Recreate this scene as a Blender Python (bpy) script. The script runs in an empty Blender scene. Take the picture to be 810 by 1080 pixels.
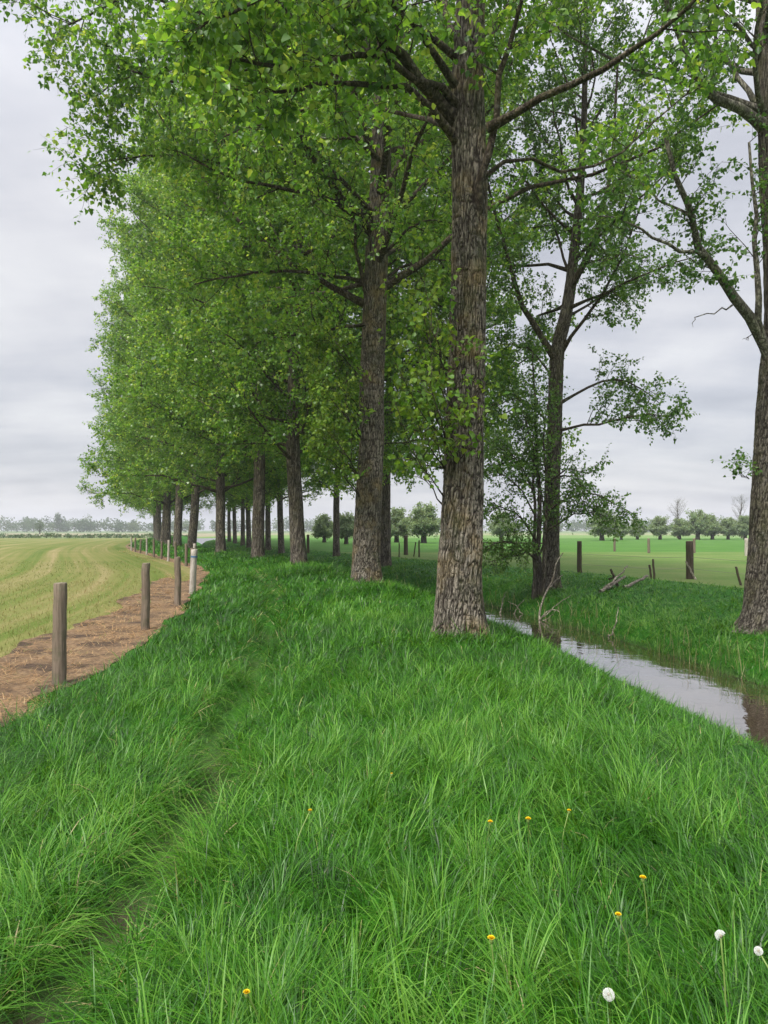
import bpy, math, random
import numpy as np
from mathutils import Vector

# ------------------------------------------------------------------ scene, camera
SC = bpy.context.scene
COL = SC.collection
F, CX, CY = 771.0, 405.0, 540.0
CAM_Z = 1.70
PITCH = math.atan(19.0 / F)
CAM = np.array([0.0, 0.0, CAM_Z])

def at(px, py, Y):
    """point of the place seen at photo pixel (px,py), Y metres ahead"""
    a, b = (px - CX) / F, (CY - py) / F
    d = np.array([a, math.cos(PITCH) - b * math.sin(PITCH), math.sin(PITCH) + b * math.cos(PITCH)])
    return CAM + d * (Y / d[1])

# ------------------------------------------------------------------ noise
def _hash(ix, iy, seed):
    h = (ix.astype(np.int64) * 374761393 + iy.astype(np.int64) * 668265263 + seed * 974634211) & 0xFFFFFFFF
    h = ((h ^ (h >> 13)) * 1274126177) & 0xFFFFFFFF
    h = h ^ (h >> 16)
    return (h & 0xFFFFFF) / float(0xFFFFFF)

def vnoise(x, y, seed=0):
    x = np.asarray(x, float); y = np.asarray(y, float)
    ix, iy = np.floor(x), np.floor(y)
    fx, fy = x - ix, y - iy
    fx = fx * fx * (3 - 2 * fx); fy = fy * fy * (3 - 2 * fy)
    a = _hash(ix, iy, seed); b = _hash(ix + 1, iy, seed)
    c = _hash(ix, iy + 1, seed); d = _hash(ix + 1, iy + 1, seed)
    return (a * (1 - fx) + b * fx) * (1 - fy) + (c * (1 - fx) + d * fx) * fy

def fbm(x, y, seed=0, o=3):
    s = 0; a = 0.5; t = 0
    for k in range(o):
        s = s + a * vnoise(x * 2 ** k, y * 2 ** k, seed + k * 7); t += a; a *= 0.5
    return s / t

# ------------------------------------------------------------------ lay of the land
_yc = np.array([-80, -30, 0, 9.8, 19, 28.8, 34.5, 43, 52, 58, 75, 95, 115, 140, 200, 400, 4000.])
_xc = np.array([1.7, 1.6, 1.5, 1.0, -.4, -3.3, -5.9, -9.6, -13.7, -16.4, -23, -29.3, -35.5, -41, -48, -50, -50.])
_YS = np.arange(-80, 400, 0.5)
_XS = np.interp(_YS, _yc, _xc)
_k = np.exp(-0.5 * (np.arange(-12, 13) / 5.0) ** 2); _k /= _k.sum()
_XS = np.convolve(np.pad(_XS, 12, 'edge'), _k, 'valid')
def rowx(y): return np.interp(y, _YS, _XS)

_fy = np.array([-80, 8, 19, 33, 42, 60, 90, 400]); _fu = np.array([-4.85, -4.85, -4.8, -3.7, -3.6, -3.6, -3.6, -3.6])
def fence_u(y): return np.interp(y, _fy, _fu)
def ditch_u(y): return np.interp(y, [-80, 22, 40, 400], [4.6, 4.6, 5.4, 5.4])
def path_u(y): return np.interp(y, [-20, 1, 3, 8, 13, 18, 30], [-2.42, -2.40, -2.36, -2.5, -2.55, -2.4, -2.1]) + 0.07 * np.sin(y * 1.9) + .05 * np.sin(y * 4.3 + 1)

# profile across, measured from the ditch centre (v = u - ditch)
_pv = np.array([-3000, -9.2, -8.9, -8.2, -7.2, -6.0, -5.2, -4.5, -3.95, -3.3, -2.7, -2.15, -1.55, -1.1, -.85, .9, 1.1, 1.45, 2.1, 3.2, 4.6, 6.0, 3000.])
_pz = np.array([0, 0, .03, .15, .21, .26, .30, .33, .26, 0.08, -.17, -.45, -.76, -1.02, -1.28, -1.25, -.95, -.60, -.36, -.20, -.06, 0, 0.])
_pvf = np.arange(-14, 12, .05)
_pzf = np.interp(_pvf, _pv, _pz)
_kk = np.exp(-0.5 * (np.arange(-12, 13) / 4.0) ** 2); _kk /= _kk.sum()
_pzf = np.convolve(np.pad(_pzf, 12, 'edge'), _kk, 'valid')
WATER_Z = -0.90

def land(x, y):
    x = np.asarray(x, float); y = np.asarray(y, float)
    u = x - rowx(y)
    v = u - ditch_u(y)
    z = np.interp(v, _pvf, _pzf)
    bankw = np.clip((v + 9.0) / 1.5, 0, 1) * np.clip((6.5 - v) / 2, 0, 1)
    z = z + bankw * ((fbm(x * .55, y * .55, 3) - .5) * .16 + (fbm(x * 1.7, y * 1.7, 9) - .5) * .07)
    p = u - path_u(y)
    z = z - .17 * np.exp(-(p / .17) ** 2) * (y < 60)
    z = z - .15 * np.exp(-((v + 2.0) / .9) ** 2) * np.clip((y - 10) / 6, 0, 1)
    rise = .10 * np.clip((y - 12) / 10, 0, 1) * np.exp(-((u + .3) / 1.6) ** 2)
    return z + rise

def zat(x, y): return float(land(np.array([x]), np.array([y]))[0])

# ------------------------------------------------------------------ object helpers
def mesh_obj(name, V, Q, mat, parent=None, attrs=None, smooth=False, mat_idx=None, uv=None):
    V = np.ascontiguousarray(V, dtype=np.float32).reshape(-1, 3)
    Q = np.ascontiguousarray(Q, dtype=np.int32).reshape(-1, 4)
    me = bpy.data.meshes.new(name)
    me.vertices.add(len(V)); me.vertices.foreach_set('co', V.ravel())
    me.loops.add(Q.size); me.loops.foreach_set('vertex_index', Q.ravel())
    me.polygons.add(len(Q)); me.polygons.foreach_set('loop_start', np.arange(0, Q.size, 4, dtype=np.int32))
    if smooth:
        me.polygons.foreach_set('use_smooth', np.ones(len(Q), bool))
    if mat_idx is not None:
        me.polygons.foreach_set('material_index', np.asarray(mat_idx, np.int32))
    me.update(calc_edges=True)
    for k, a in (attrs or {}).items():
        at_ = me.attributes.new(k, 'FLOAT', 'POINT'); at_.data.foreach_set('value', np.asarray(a, np.float32))
    if uv is not None:
        l = me.uv_layers.new(name='UVMap'); l.data.foreach_set('uv', np.asarray(uv, np.float32)[Q.ravel()].ravel())
    for m in (mat if isinstance(mat, (list, tuple)) else [mat]):
        me.materials.append(m)
    o = bpy.data.objects.new(name, me); COL.objects.link(o)
    if parent is not None: o.parent = parent
    return o

def tag(o, label=None, cat=None, group=None, kind=None):
    if label: o['label'] = label
    if cat: o['category'] = cat
    if group: o['group'] = group
    if kind: o['kind'] = kind
    return o

def empty(name, loc, label, cat, group=None, rz=0):
    o = bpy.data.objects.new(name, None); COL.objects.link(o)
    o.empty_display_size = .2
    o.location = loc; o.rotation_euler = (0, 0, rz)
    return tag(o, label, cat, group)

def copy_thing(root, loc, rz=0, sc=(1, 1, 1), label=None, group=None):
    r = root.copy(); COL.objects.link(r)
    r.location = loc; r.rotation_euler = (0, 0, rz); r.scale = sc
    if label: r['label'] = label
    if group: r['group'] = group
    for ch in list(root.children):
        c = ch.copy(); COL.objects.link(c); c.parent = r
        for g in list(ch.children):
            d = g.copy(); COL.objects.link(d); d.parent = c
    return r

class Geo:
    """gathers quads with per-vertex attributes"""
    def __init__(s): s.V = []; s.Q = []; s.M = []; s.T = []; s.n = 0
    def add(s, V, Q, mat=0, tint=None):
        V = V.reshape(-1, 3)
        s.V.append(V); s.Q.append(Q.reshape(-1, 4) + s.n); s.M.append(np.full(len(Q.reshape(-1, 4)), mat, np.int32))
        s.T.append(np.full(len(V), .5) if tint is None else tint); s.n += len(V)
    def build(s, name, mats, parent=None, smooth=False, origin=(0, 0, 0)):
        V = np.concatenate(s.V) - np.asarray(origin)
        return mesh_obj(name, V, np.concatenate(s.Q), mats, parent, {'tint': np.concatenate(s.T)}, smooth, np.concatenate(s.M))

def norm(a): return a / np.maximum(np.linalg.norm(a, axis=-1, keepdims=True), 1e-9)

def tubes(P, R, sides, rough=0, rng=None, cap=True):
    """M tubes at once: P (M,K,3), R (M,K)"""
    P = np.asarray(P, float); R = np.asarray(R, float)
    M, K, _ = P.shape
    T = np.empty_like(P)
    T[:, 1:-1] = P[:, 2:] - P[:, :-2]; T[:, 0] = P[:, 1] - P[:, 0]; T[:, -1] = P[:, -1] - P[:, -2]
    T = norm(T)
    ref = np.where(np.abs(T[:, :1, 2:3]) > .8, np.array([1.0, 0, 0]), np.array([0, 0, 1.0]))
    ref = np.repeat(ref, K, 1)
    A = norm(np.cross(ref, T)); B = np.cross(T, A)
    ang = np.arange(sides) / sides * 2 * math.pi
    rr = R[..., None] * np.ones(sides)
    if rough and rng is not None:
        rr = rr * (1 + rough * rng.standard_normal(rr.shape))
    V = P[:, :, None] + rr[..., None] * (np.cos(ang)[:, None] * A[:, :, None] + np.sin(ang)[:, None] * B[:, :, None])
    base = (np.arange(M)[:, None, None] * K + np.arange(K - 1)[None, :, None]) * sides
    j = np.arange(sides)[None, None, :]; j2 = (j + 1) % sides
    Q = np.stack([base + j, base + j2, base + sides + j2, base + sides + j], -1).reshape(-1, 4)
    V = V.reshape(-1, 3)
    if cap:                              # close the far end with a collapsed ring
        n0 = len(V)
        V = np.concatenate([V, P[:, -1], P[:, 0]])
        e = (np.arange(M)[:, None] * K + K - 1) * sides
        jj = np.arange(0, sides - 1, 1)[None, :]
        c = n0 + np.arange(M)[:, None] + 0 * jj
        tri = []
        jj = np.arange(0, sides, 2)[None, :]
        c = n0 + np.arange(M)[:, None] + 0 * jj
        Q2 = np.stack([e + jj, e + (jj + 1) % sides, e + (jj + 2) % sides, c], -1).reshape(-1, 4)
        if sides % 2 == 0: Q = np.concatenate([Q, Q2])
    return V, Q

def spline(pts, n):
    p = np.asarray(pts, float)
    if len(p) == 2:
        t = np.linspace(0, 1, n)[:, None]; return p[0] * (1 - t) + p[1] * t
    pp = np.concatenate([[2 * p[0] - p[1]], p, [2 * p[-1] - p[-2]]])
    L = np.linspace(0, len(p) - 1 - 1e-6, n); i = L.astype(int); t = (L - i)[:, None]
    a, b, c, d = pp[i], pp[i + 1], pp[i + 2], pp[i + 3]
    return .5 * ((2 * b) + (c - a) * t + (2 * a - 5 * b + 4 * c - d) * t ** 2 + (-a + 3 * b - 3 * c + d) * t ** 3)

# ------------------------------------------------------------------ materials
def new_mat(name):
    m = bpy.data.materials.new(name); m.use_nodes = True
    nt = m.node_tree; nt.nodes.clear()
    out = nt.nodes.new('ShaderNodeOutputMaterial')
    return m, nt, out
class NT:
    def __init__(s, nt): s.nt = nt
    def n(s, t, **kw):
        x = s.nt.nodes.new(t)
        for k, v in kw.items():
            if k == 'inp':
                for a, b in v.items(): x.inputs[a].default_value = b
            else: setattr(x, k, v)
        return x
    def l(s, a, b): s.nt.links.new(a, b)
    def ramp(s, fac, stops):
        r = s.n('ShaderNodeValToRGB'); e = r.color_ramp.elements
        while len(e) < len(stops): e.new(.5)
        for el, (p, c) in zip(e, stops): el.position = p; el.color = (*c, 1) if len(c) == 3 else c
        s.l(fac, r.inputs[0]); return r.outputs[0]
    def noise(s, vec, scale, detail=4, rough=.55, dist=0):
        x = s.n('ShaderNodeTexNoise'); x.inputs['Scale'].default_value = scale; x.inputs['Detail'].default_value = detail
        x.inputs['Roughness'].default_value = rough; x.inputs['Distortion'].default_value = dist
        if vec is not None: s.l(vec, x.inputs['Vector'])
        return x.outputs['Fac']
    def mapping(s, vec, scale=(1, 1, 1), loc=(0, 0, 0)):
        m = s.n('ShaderNodeMapping'); m.inputs['Scale'].default_value = scale; m.inputs['Location'].default_value = loc
        s.l(vec, m.inputs[0]); return m.outputs[0]
    def mix(s, fac, a, b, mode='MIX'):
        m = s.n('ShaderNodeMix'); m.data_type = 'RGBA'; m.blend_type = mode
        for sock, v in ((m.inputs[0], fac), (m.inputs[6], a), (m.inputs[7], b)):
            if isinstance(v, (int, float)): sock.default_value = v
            elif isinstance(v, tuple): sock.default_value = (*v, 1)
            else: s.l(v, sock)
        return m.outputs[2]
    def math(s, op, a, b=None, clamp=False):
        m = s.n('ShaderNodeMath'); m.operation = op; m.use_clamp = clamp
        for sock, v in ((m.inputs[0], a), (m.inputs[1], b)):
            if v is None: continue
            if isinstance(v, (int, float)): sock.default_value = v
            else: s.l(v, sock)
        return m.outputs[0]
    def attr(s, name):
        a = s.n('ShaderNodeAttribute'); a.attribute_name = name; return a.outputs['Fac']
    def bump(s, h, strength, dist):
        b = s.n('ShaderNodeBump'); b.inputs['Strength'].default_value = strength; b.inputs['Distance'].default_value = dist
        s.l(h, b.inputs['Height']); return b.outputs[0]
    def bsdf(s, color, rough=.8, spec=.3, normal=None):
        p = s.n('ShaderNodeBsdfPrincipled')
        p.inputs['Roughness'].default_value = rough; p.inputs['Specular IOR Level'].default_value = spec
        if isinstance(color, tuple): p.inputs['Base Color'].default_value = (*color, 1)
        else: s.l(color, p.inputs['Base Color'])
        if normal is not None: s.l(normal, p.inputs['Normal'])
        return p

def leafy(name, stops, trans_gain=1.5, trans=.4, rough=.45, spec=.35):
    """thin green matter: reflects and lets light through"""
    m, nt, out = new_mat(name); g = NT(nt)
    t = g.attr('tint')
    col = g.ramp(t, stops)
    p = g.bsdf(col, rough, spec)
    tr = g.n('ShaderNodeBsdfTranslucent')
    tc = g.mix(1.0, col, (trans_gain * 1.15, trans_gain, trans_gain * .55), 'MULTIPLY')
    g.l(tc, tr.inputs[0])
    mx = g.n('ShaderNodeMixShader'); mx.inputs[0].default_value = trans
    g.l(p.outputs[0], mx.inputs[1]); g.l(tr.outputs[0], mx.inputs[2]); g.l(mx.outputs[0], out.inputs[0])
    return m

M = {}
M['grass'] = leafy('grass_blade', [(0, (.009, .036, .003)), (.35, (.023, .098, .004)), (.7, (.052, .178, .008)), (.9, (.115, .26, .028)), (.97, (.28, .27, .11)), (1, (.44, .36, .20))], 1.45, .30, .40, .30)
M['straw'] = leafy('straw', [(0, (.18, .10, .05)), (.4, (.34, .20, .095)), (.7, (.44, .29, .14)), (.9, (.52, .38, .22)), (1, (.16, .20, .05))], 1.0, .15, .7, .2)
M['stubble'] = leafy('stubble', [(0, (.07, .13, .022)), (.4, (.13, .16, .04)), (.75, (.23, .20, .08)), (1, (.32, .26, .13))], 1.1, .25, .6, .2)
M['leaf_poplar'] = leafy('poplar_leaf', [(0, (.038, .110, .013)), (.4, (.092, .215, .025)), (.8, (.165, .30, .044)), (1, (.27, .37, .07))], 1.8, .50, .36, .5)
M['leaf_grey'] = leafy('dark_leaf', [(0, (.036, .105, .018)), (.5, (.078, .180, .028)), (1, (.145, .26, .05))], 1.4, .40, .42, .35)
M['leaf_young'] = leafy('young_leaf', [(0, (.055, .145, .015)), (.5, (.115, .225, .026)), (1, (.21, .30, .045))], 1.5, .45, .42, .35)
M['leaf_willow'] = leafy('willow_leaf', [(0, (.12, .19, .09)), (.5, (.19, .27, .14)), (1, (.27, .35, .19))], 1.4, .42, .5, .3)
M['leaf_far'] = leafy('far_leaf', [(0, (.05, .10, .04)), (.5, (.09, .15, .06)), (1, (.15, .20, .09))], 1.2, .3, .6, .2)
M['reed'] = leafy('reed', [(0, (.03, .14, .01)), (.62, (.09, .20, .03)), (.78, (.28, .25, .12)), (1, (.42, .37, .23))], 1.1, .3, .6, .2)

def bark(name, ridge, groove, lichen, lich_amt, sxy=30, sz=4.4, moss=.45, geo=False):
    m, nt, out = new_mat(name); g = NT(nt)
    tc = g.n('ShaderNodeTexCoord').outputs['Object']
    warp = g.noise(g.mapping(tc, (3, 3, 1.5)), 1.0, 3)
    wv = g.n('ShaderNodeVectorMath'); wv.operation = 'ADD'
    g.l(g.mapping(tc, (sxy, sxy, sz)), wv.inputs[0])
    wc = g.n('ShaderNodeCombineXYZ'); wm = g.math('MULTIPLY', warp, 4.0); g.l(wm, wc.inputs[0]); g.l(wm, wc.inputs[1]); g.l(wm, wc.inputs[2])
    g.l(wc.outputs[0], wv.inputs[1])
    vo = g.n('ShaderNodeTexVoronoi'); vo.feature = 'DISTANCE_TO_EDGE'; vo.inputs['Scale'].default_value = .9
    g.l(wv.outputs[0], vo.inputs['Vector'])
    n1 = g.noise(wv.outputs[0], 1.3, 6, .7)
    lw = g.n('ShaderNodeVectorMath'); lw.operation = 'ADD'
    g.l(g.mapping(tc, (sxy * .62, sxy * .62, sz * .30)), lw.inputs[0]); g.l(wc.outputs[0], lw.inputs[1])
    nl = g.noise(lw.outputs[0], 1.0, 4, .6)
    fur = g.math('MINIMUM', g.math('MULTIPLY', g.math('ABSOLUTE', g.math('SUBTRACT', nl, .5)), 7.0), 1.0)
    h = g.math('ADD', g.math('MULTIPLY', fur, .34), g.math('ADD', g.math('MULTIPLY', g.math('MINIMUM', vo.outputs['Distance'], .30), .75), g.math('MULTIPLY', n1, .75)))
    if geo:
        h = g.math('ADD', g.math('MULTIPLY', g.attr('tint'), .50), g.math('MULTIPLY', g.noise(g.mapping(tc, (45, 45, 22)), 1.0, 5, .7), .74))
    fis = g.ramp(h, [(.40, groove), (.60, tuple(a * .42 for a in ridge)), (.82, ridge), (1.0, tuple(min(1, a * 1.35) for a in ridge))])
    big = g.noise(tc, 2.3, 4, .6)
    lm = g.ramp(big, [(.48, (0, 0, 0)), (.70, (lich_amt,) * 3)])
    lm2 = g.math('MULTIPLY', lm, g.ramp(h, [(.3, (0.15,) * 3), (.7, (1, 1, 1))]))
    c1 = g.mix(lm2, fis, lichen)
    mo = g.noise(g.mapping(tc, (1, 1, .55), (7, 3, 1)), 3.1, 5, .65)
    mm = g.ramp(mo, [(.52, (0, 0, 0)), (.70, (moss,) * 3)])
    c2 = g.mix(mm, c1, (.045, .058, .018))
    gp = g.noise(g.mapping(tc, (1, 1, 1.4), (2, 9, 4)), 3.7, 5, .7)
    c3 = g.mix(g.ramp(gp, [(.60, (0, 0, 0)), (.72, (.5,) * 3)]), c2, (.34, .32, .29))
    p = g.bsdf(c3, .9, .15, g.bump(h, 1.0, .05))
    g.l(p.outputs[0], out.inputs[0]); return m
M['bark'] = bark('poplar_bark', (.25, .22, .175), (.024, .018, .013), (.29, .205, .07), .55, moss=.6, geo=True)
M['bark_dark'] = bark('far_bank_bark', (.20, .175, .14), (.022, .016, .012), (.15, .14, .06), .5, 22, 3, .6, geo=True)
M['bark_far'] = bark('poplar_bark_pale', (.215, .185, .15), (.025, .018, .013), (.19, .165, .075), .4, 20, 3.4)
M['bark_grey'] = bark('grey_bark', (.175, .15, .12), (.022, .016, .012), (.12, .12, .05), .5, 22, 3, .5)
M['limb'] = bark('limb_bark', (.13, .105, .075), (.03, .022, .016), (.10, .10, .045), .5, 16, 9, .4)
M['limb_pale'] = bark('pale_limb_bark', (.27, .25, .20), (.06, .05, .04), (.16, .16, .08), .5, 16, 9, .35)
M['dead_wood'] = bark('bleached_dead_wood', (.50, .44, .35), (.16, .13, .10), (.30, .26, .18), .3, 14, 10, .1)

def post_mat(name, c1, c2, topc=None):
    m, nt, out = new_mat(name); g = NT(nt)
    tc = g.n('ShaderNodeTexCoord').outputs['Object']
    oi = g.n('ShaderNodeObjectInfo').outputs['Random']
    off = g.n('ShaderNodeCombineXYZ'); g.l(g.math('MULTIPLY', oi, 40), off.inputs[0]); g.l(g.math('MULTIPLY', oi, 17), off.inputs[2])
    av = g.n('ShaderNodeVectorMath'); g.l(tc, av.inputs[0]); g.l(off.outputs[0], av.inputs[1])
    n1 = g.noise(g.mapping(av.outputs[0], (40, 40, 2.2)), 1.0, 6, .65)
    n2 = g.noise(av.outputs[0], 7, 4, .6)
    c = g.ramp(n1, [(.3, c2), (.52, tuple((a + b) / 2 for a, b in zip(c1, c2))), (.75, c1)])
    c = g.mix(g.ramp(n2, [(.50, (0, 0, 0)), (.7, (.55,) * 3)]), c, (.085, .09, .05))
    c = g.mix(g.ramp(g.noise(g.mapping(av.outputs[0], (55, 55, 1.2)), 1, 2), [(.27, (.8,) * 3), (.36, (0, 0, 0))]), c, (.02, .016, .012))
    p = g.bsdf(c, .88, .15, g.bump(n1, .8, .012)); g.l(p.outputs[0], out.inputs[0]); return m
M['post'] = post_mat('weathered_post', (.25, .20, .15), (.085, .065, .048))
M['post_pale'] = post_mat('pale_post', (.54, .50, .44), (.22, .19, .16))
M['post_dark'] = post_mat('dark_post', (.13, .10, .07), (.035, .028, .02))
M['post_grain'] = post_mat('post_end', (.33, .28, .22), (.12, .095, .07))

def plain(name, c, rough=.7, spec=.3, metal=0):
    m, nt, out = new_mat(name); g = NT(nt)
    tc = g.n('ShaderNodeTexCoord').outputs['Object']
    n = g.noise(tc, 30, 3)
    col = g.mix(n, tuple(a * .8 for a in c), tuple(min(1, a * 1.15) for a in c))
    p = g.bsdf(col, rough, spec); p.inputs['Metallic'].default_value = metal
    g.l(p.outputs[0], out.inputs[0]); return m
M['blue_paint'] = plain('blue_band', (.07, .15, .26), .6)
M['wire'] = plain('galvanised_wire', (.22, .21, .2), .5, .4, .6)
M['dand_yellow'] = plain('dandelion_yellow', (.80, .58, .01), .6)
M['dand_green'] = plain('dandelion_stem', (.16, .24, .06), .5)
M['dand_core'] = plain('seed_head_core', (.30, .26, .18), .8)

def fluff():
    m, nt, out = new_mat('dandelion_fluff'); g = NT(nt)
    p = g.bsdf((.88, .88, .86), .8, .1); t = g.n('ShaderNodeBsdfTranslucent'); t.inputs[0].default_value = (.9, .9, .88, 1)
    mx = g.n('ShaderNodeMixShader'); mx.inputs[0].default_value = .5
    g.l(p.outputs[0], mx.inputs[1]); g.l(t.outputs[0], mx.inputs[2]); g.l(mx.outputs[0], out.inputs[0]); return m
M['fluff'] = fluff()

def ground_mats():
    m, nt, out = new_mat('bank_turf'); g = NT(nt)
    pos = g.n('ShaderNodeNewGeometry').outputs['Position']
    n1 = g.noise(pos, 1.1, 5); n2 = g.noise(pos, 14, 5, .7)
    c = g.ramp(n2, [(.3, (.014, .065, .005)), (.55, (.026, .125, .007)), (.75, (.055, .18, .014))])
    c = g.mix(g.ramp(n1, [(.4, (0, 0, 0)), (.7, (.5,) * 3)]), c, (.018, .085, .006))
    # worn earth in the trodden line and at the water's edge
    bare = g.attr('bare')
    e = g.ramp(g.noise(pos, 30, 5, .7), [(.3, (.035, .027, .018)), (.6, (.085, .066, .044)), (.8, (.17, .135, .09))])
    c = g.mix(g.math('MULTIPLY', bare, g.ramp(n2, [(.25, (.6,) * 3), (.5, (1, 1, 1))])), c, e)
    p = g.bsdf(c, .9, .15, g.bump(n2, .7, .05)); g.l(p.outputs[0], out.inputs[0]); M['bank'] = m

    m, nt, out = new_mat('mown_field_turf'); g = NT(nt)
    uv = g.n('ShaderNodeUVMap').outputs[0]
    pos = g.n('ShaderNodeNewGeometry').outputs['Position']
    st = g.noise(g.mapping(uv, (.62, .010, 1)), 1.0, 3, .6, .1)
    st2 = g.noise(g.mapping(uv, (3.4, .03, 1)), 1.0, 3, .7)
    big = g.noise(pos, .12, 4, .6)
    fine = g.noise(pos, 11, 6, .75)
    f = g.math('ADD', g.math('ADD', g.math('MULTIPLY', st, 1.15), g.math('MULTIPLY', st2, .50)), g.math('ADD', g.math('MULTIPLY', fine, .45), g.math('MULTIPLY', big, .35)))
    c = g.ramp(g.math('MULTIPLY', f, .41), [(.38, (.060, .100, .015)), (.46, (.102, .136, .028)), (.53, (.158, .158, .050)), (.62, (.26, .21, .105))])
    p = g.bsdf(c, .95, .1, g.bump(g.math('ADD', g.math('MULTIPLY', fine, .6), st2), .5, .05)); g.l(p.outputs[0], out.inputs[0]); M['field'] = m

    m, nt, out = new_mat('dead_grass_strip'); g = NT(nt)
    pos = g.n('ShaderNodeNewGeometry').outputs['Position']
    n1 = g.noise(pos, 1.6, 5, .6); n2 = g.noise(pos, 20, 6, .75, .6)
    c = g.ramp(n2, [(.28, (.08, .053, .034)), (.46, (.19, .125, .074)), (.60, (.31, .21, .125)), (.76, (.44, .33, .20))])
    c = g.mix(g.ramp(n1, [(.47, (0, 0, 0)), (.60, (.9,) * 3)]), c, g.ramp(n2, [(.3, (.035, .025, .021)), (.7, (.12, .085, .062))]))
    p = g.bsdf(c, .95, .1, g.bump(g.math('ADD', n2, g.math('MULTIPLY', n1, 2)), .9, .06)); g.l(p.outputs[0], out.inputs[0]); M['strip'] = m

    m, nt, out = new_mat('pasture_turf'); g = NT(nt)
    pos = g.n('ShaderNodeNewGeometry').outputs['Position']
    sx = g.n('ShaderNodeSeparateXYZ'); g.l(pos, sx.inputs[0])
    n1 = g.noise(pos, .22, 5, .6); n2 = g.noise(pos, 7, 6, .75)
    near = g.ramp(g.math('ADD', g.math('MULTIPLY', n2, .5), g.math('MULTIPLY', n1, .6)), [(.36, (.055, .115, .022)), (.52, (.090, .15, .034)), (.68, (.14, .17, .058))])
    far = g.ramp(g.math('ADD', g.math('MULTIPLY', n2, .4), g.math('MULTIPLY', n1, .6)), [(.36, (.040, .110, .016)), (.6, (.070, .155, .028))])
    e = g.math('GREATER_THAN', g.math('ADD', sx.outputs[1], g.math('MULTIPLY', n1, 3)), 58.0)
    c = g.mix(e, near, far)
    p = g.bsdf(c, .95, .1, g.bump(n2, .5, .05)); g.l(p.outputs[0], out.inputs[0]); M['pasture'] = m

    m, nt, out = new_mat('far_farmland'); g = NT(nt)
    pos = g.n('ShaderNodeNewGeometry').outputs['Position']
    sx = g.n('ShaderNodeSeparateXYZ'); g.l(pos, sx.inputs[0])
    y = sx.outputs[1]
    yy = g.math('ADD', g.math('MULTIPLY', y, .001), g.math('MULTIPLY', g.noise(g.mapping(pos, (.002, .01, 1)), 1, 3), .03))
    n2 = g.noise(g.mapping(pos, (.05, .3, 1)), 1, 5, .7)
    left = g.ramp(yy, [(.0, (.09, .15, .05)), (.185, (.10, .16, .05)), (.20, (.26, .23, .15)), (.36, (.29, .25, .18)), (.40, (.15, .20, .09)), (.7, (.13, .18, .08))])
    right = g.ramp(yy, [(.0, (.12, .22, .06)), (.24, (.13, .22, .06)), (.28, (.25, .26, .14)), (.5, (.14, .20, .08))])
    c = g.mix(g.math('GREATER_THAN', sx.outputs[0], -44), left, right)
    c = g.mix(g.math('MULTIPLY', n2, .5), c, (.09, .12, .05))
    p = g.bsdf(c, .95, .1); g.l(p.outputs[0], out.inputs[0]); M['farm'] = m

    m, nt, out = new_mat('ditch_water'); g = NT(nt)
    pos = g.n('ShaderNodeNewGeometry').outputs['Position']
    n1 = g.noise(g.mapping(pos, (1, .45, 1)), 9, 3, .5); n2 = g.noise(pos, 2.2, 3)
    h = g.math('MULTIPLY', n1, g.ramp(n2, [(.42, (.08,) * 3), (.68, (1, 1, 1))]))
    p = g.bsdf((.040, .027, .017), .02, 1.0, g.bump(h, .22, .02)); p.inputs['IOR'].default_value = 1.6; p.inputs['Coat Weight'].default_value = .75; p.inputs['Coat Roughness'].default_value = .02; p.inputs['Coat IOR'].default_value = 1.6; g.l(p.inputs['Normal'].links[0].from_socket, p.inputs['Coat Normal'])
    g.l(p.outputs[0], out.inputs[0]); M['water'] = m
ground_mats()

# ------------------------------------------------------------------ ground sheets
def graded(*segs):
    out = []
    for a, b, d in segs: out.append(np.arange(a, b, d))
    out.append([segs[-1][1]]); return np.concatenate(out)

def sheet(name, ys, us, mat, dz=0, xlim=None, edge=None, extra=None, smooth=True):
    Y, U = np.meshgrid(ys, us, indexing='ij')
    if edge is not None: U = edge(Y, U)
    X = rowx(Y) + U
    Z = land(X, Y) + dz
    V = np.stack([X, Y, Z], -1)
    ny, nu = Y.shape
    i = np.arange(ny - 1)[:, None] * nu + np.arange(nu - 1)[None, :]
    Q = np.stack([i, i + 1, i + nu + 1, i + nu], -1)
    at_ = {k: f(X, Y, U).ravel() for k, f in (extra or {}).items()}
    return tag(mesh_obj(name, V, Q, mat, None, at_, smooth, None, np.stack([U.ravel(), Y.ravel()], -1)), kind='structure')

YS = graded((-60, -4, 4), (-4, 0, .5), (0, 14, .12), (14, 30, .3), (30, 60, .8), (60, 152, 3))
def bare_f(X, Y, U):
    p = np.exp(-((U - path_u(Y)) / .16) ** 2) * (Y < 40) * np.clip(fbm(X * 1.2, Y * .8, 21) * 3.2 - 1.5, 0, 1) * .8
    p = p + np.exp(-((U - path_u(Y)) / .15) ** 2) * (np.exp(-((Y - 3.05) / .16) ** 2) + (Y < 2.45) * .9 + .7 * np.exp(-((Y - 4.3) / .12) ** 2))
    v = U - ditch_u(Y)
    w = np.clip(1 - np.abs(np.abs(v) - 1.0) / .28, 0, 1) + (np.abs(v) < 1.0)
    w = w * (Y < 58)
    return np.clip(p + w, 0, 1)
sheet('grass_bank', YS, graded((-4.96, 3, .12), (3, 8, .1), (8, 11.6, .3)), M['bank'], extra={'bare': bare_f})
def field_edge(Y, U): return np.where(U > -4.9, fence_u(Y) + .2, U)
sheet('mown_field', graded((-60, 0, 6), (0, 40, 1.0), (40, 152, 4)), np.concatenate([[-3000, -1500, -700, -350, -180, -100, -60], np.arange(-40, -5.5, 2.0), [-4.8]]), M['field'], -.012, edge=field_edge)
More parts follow.
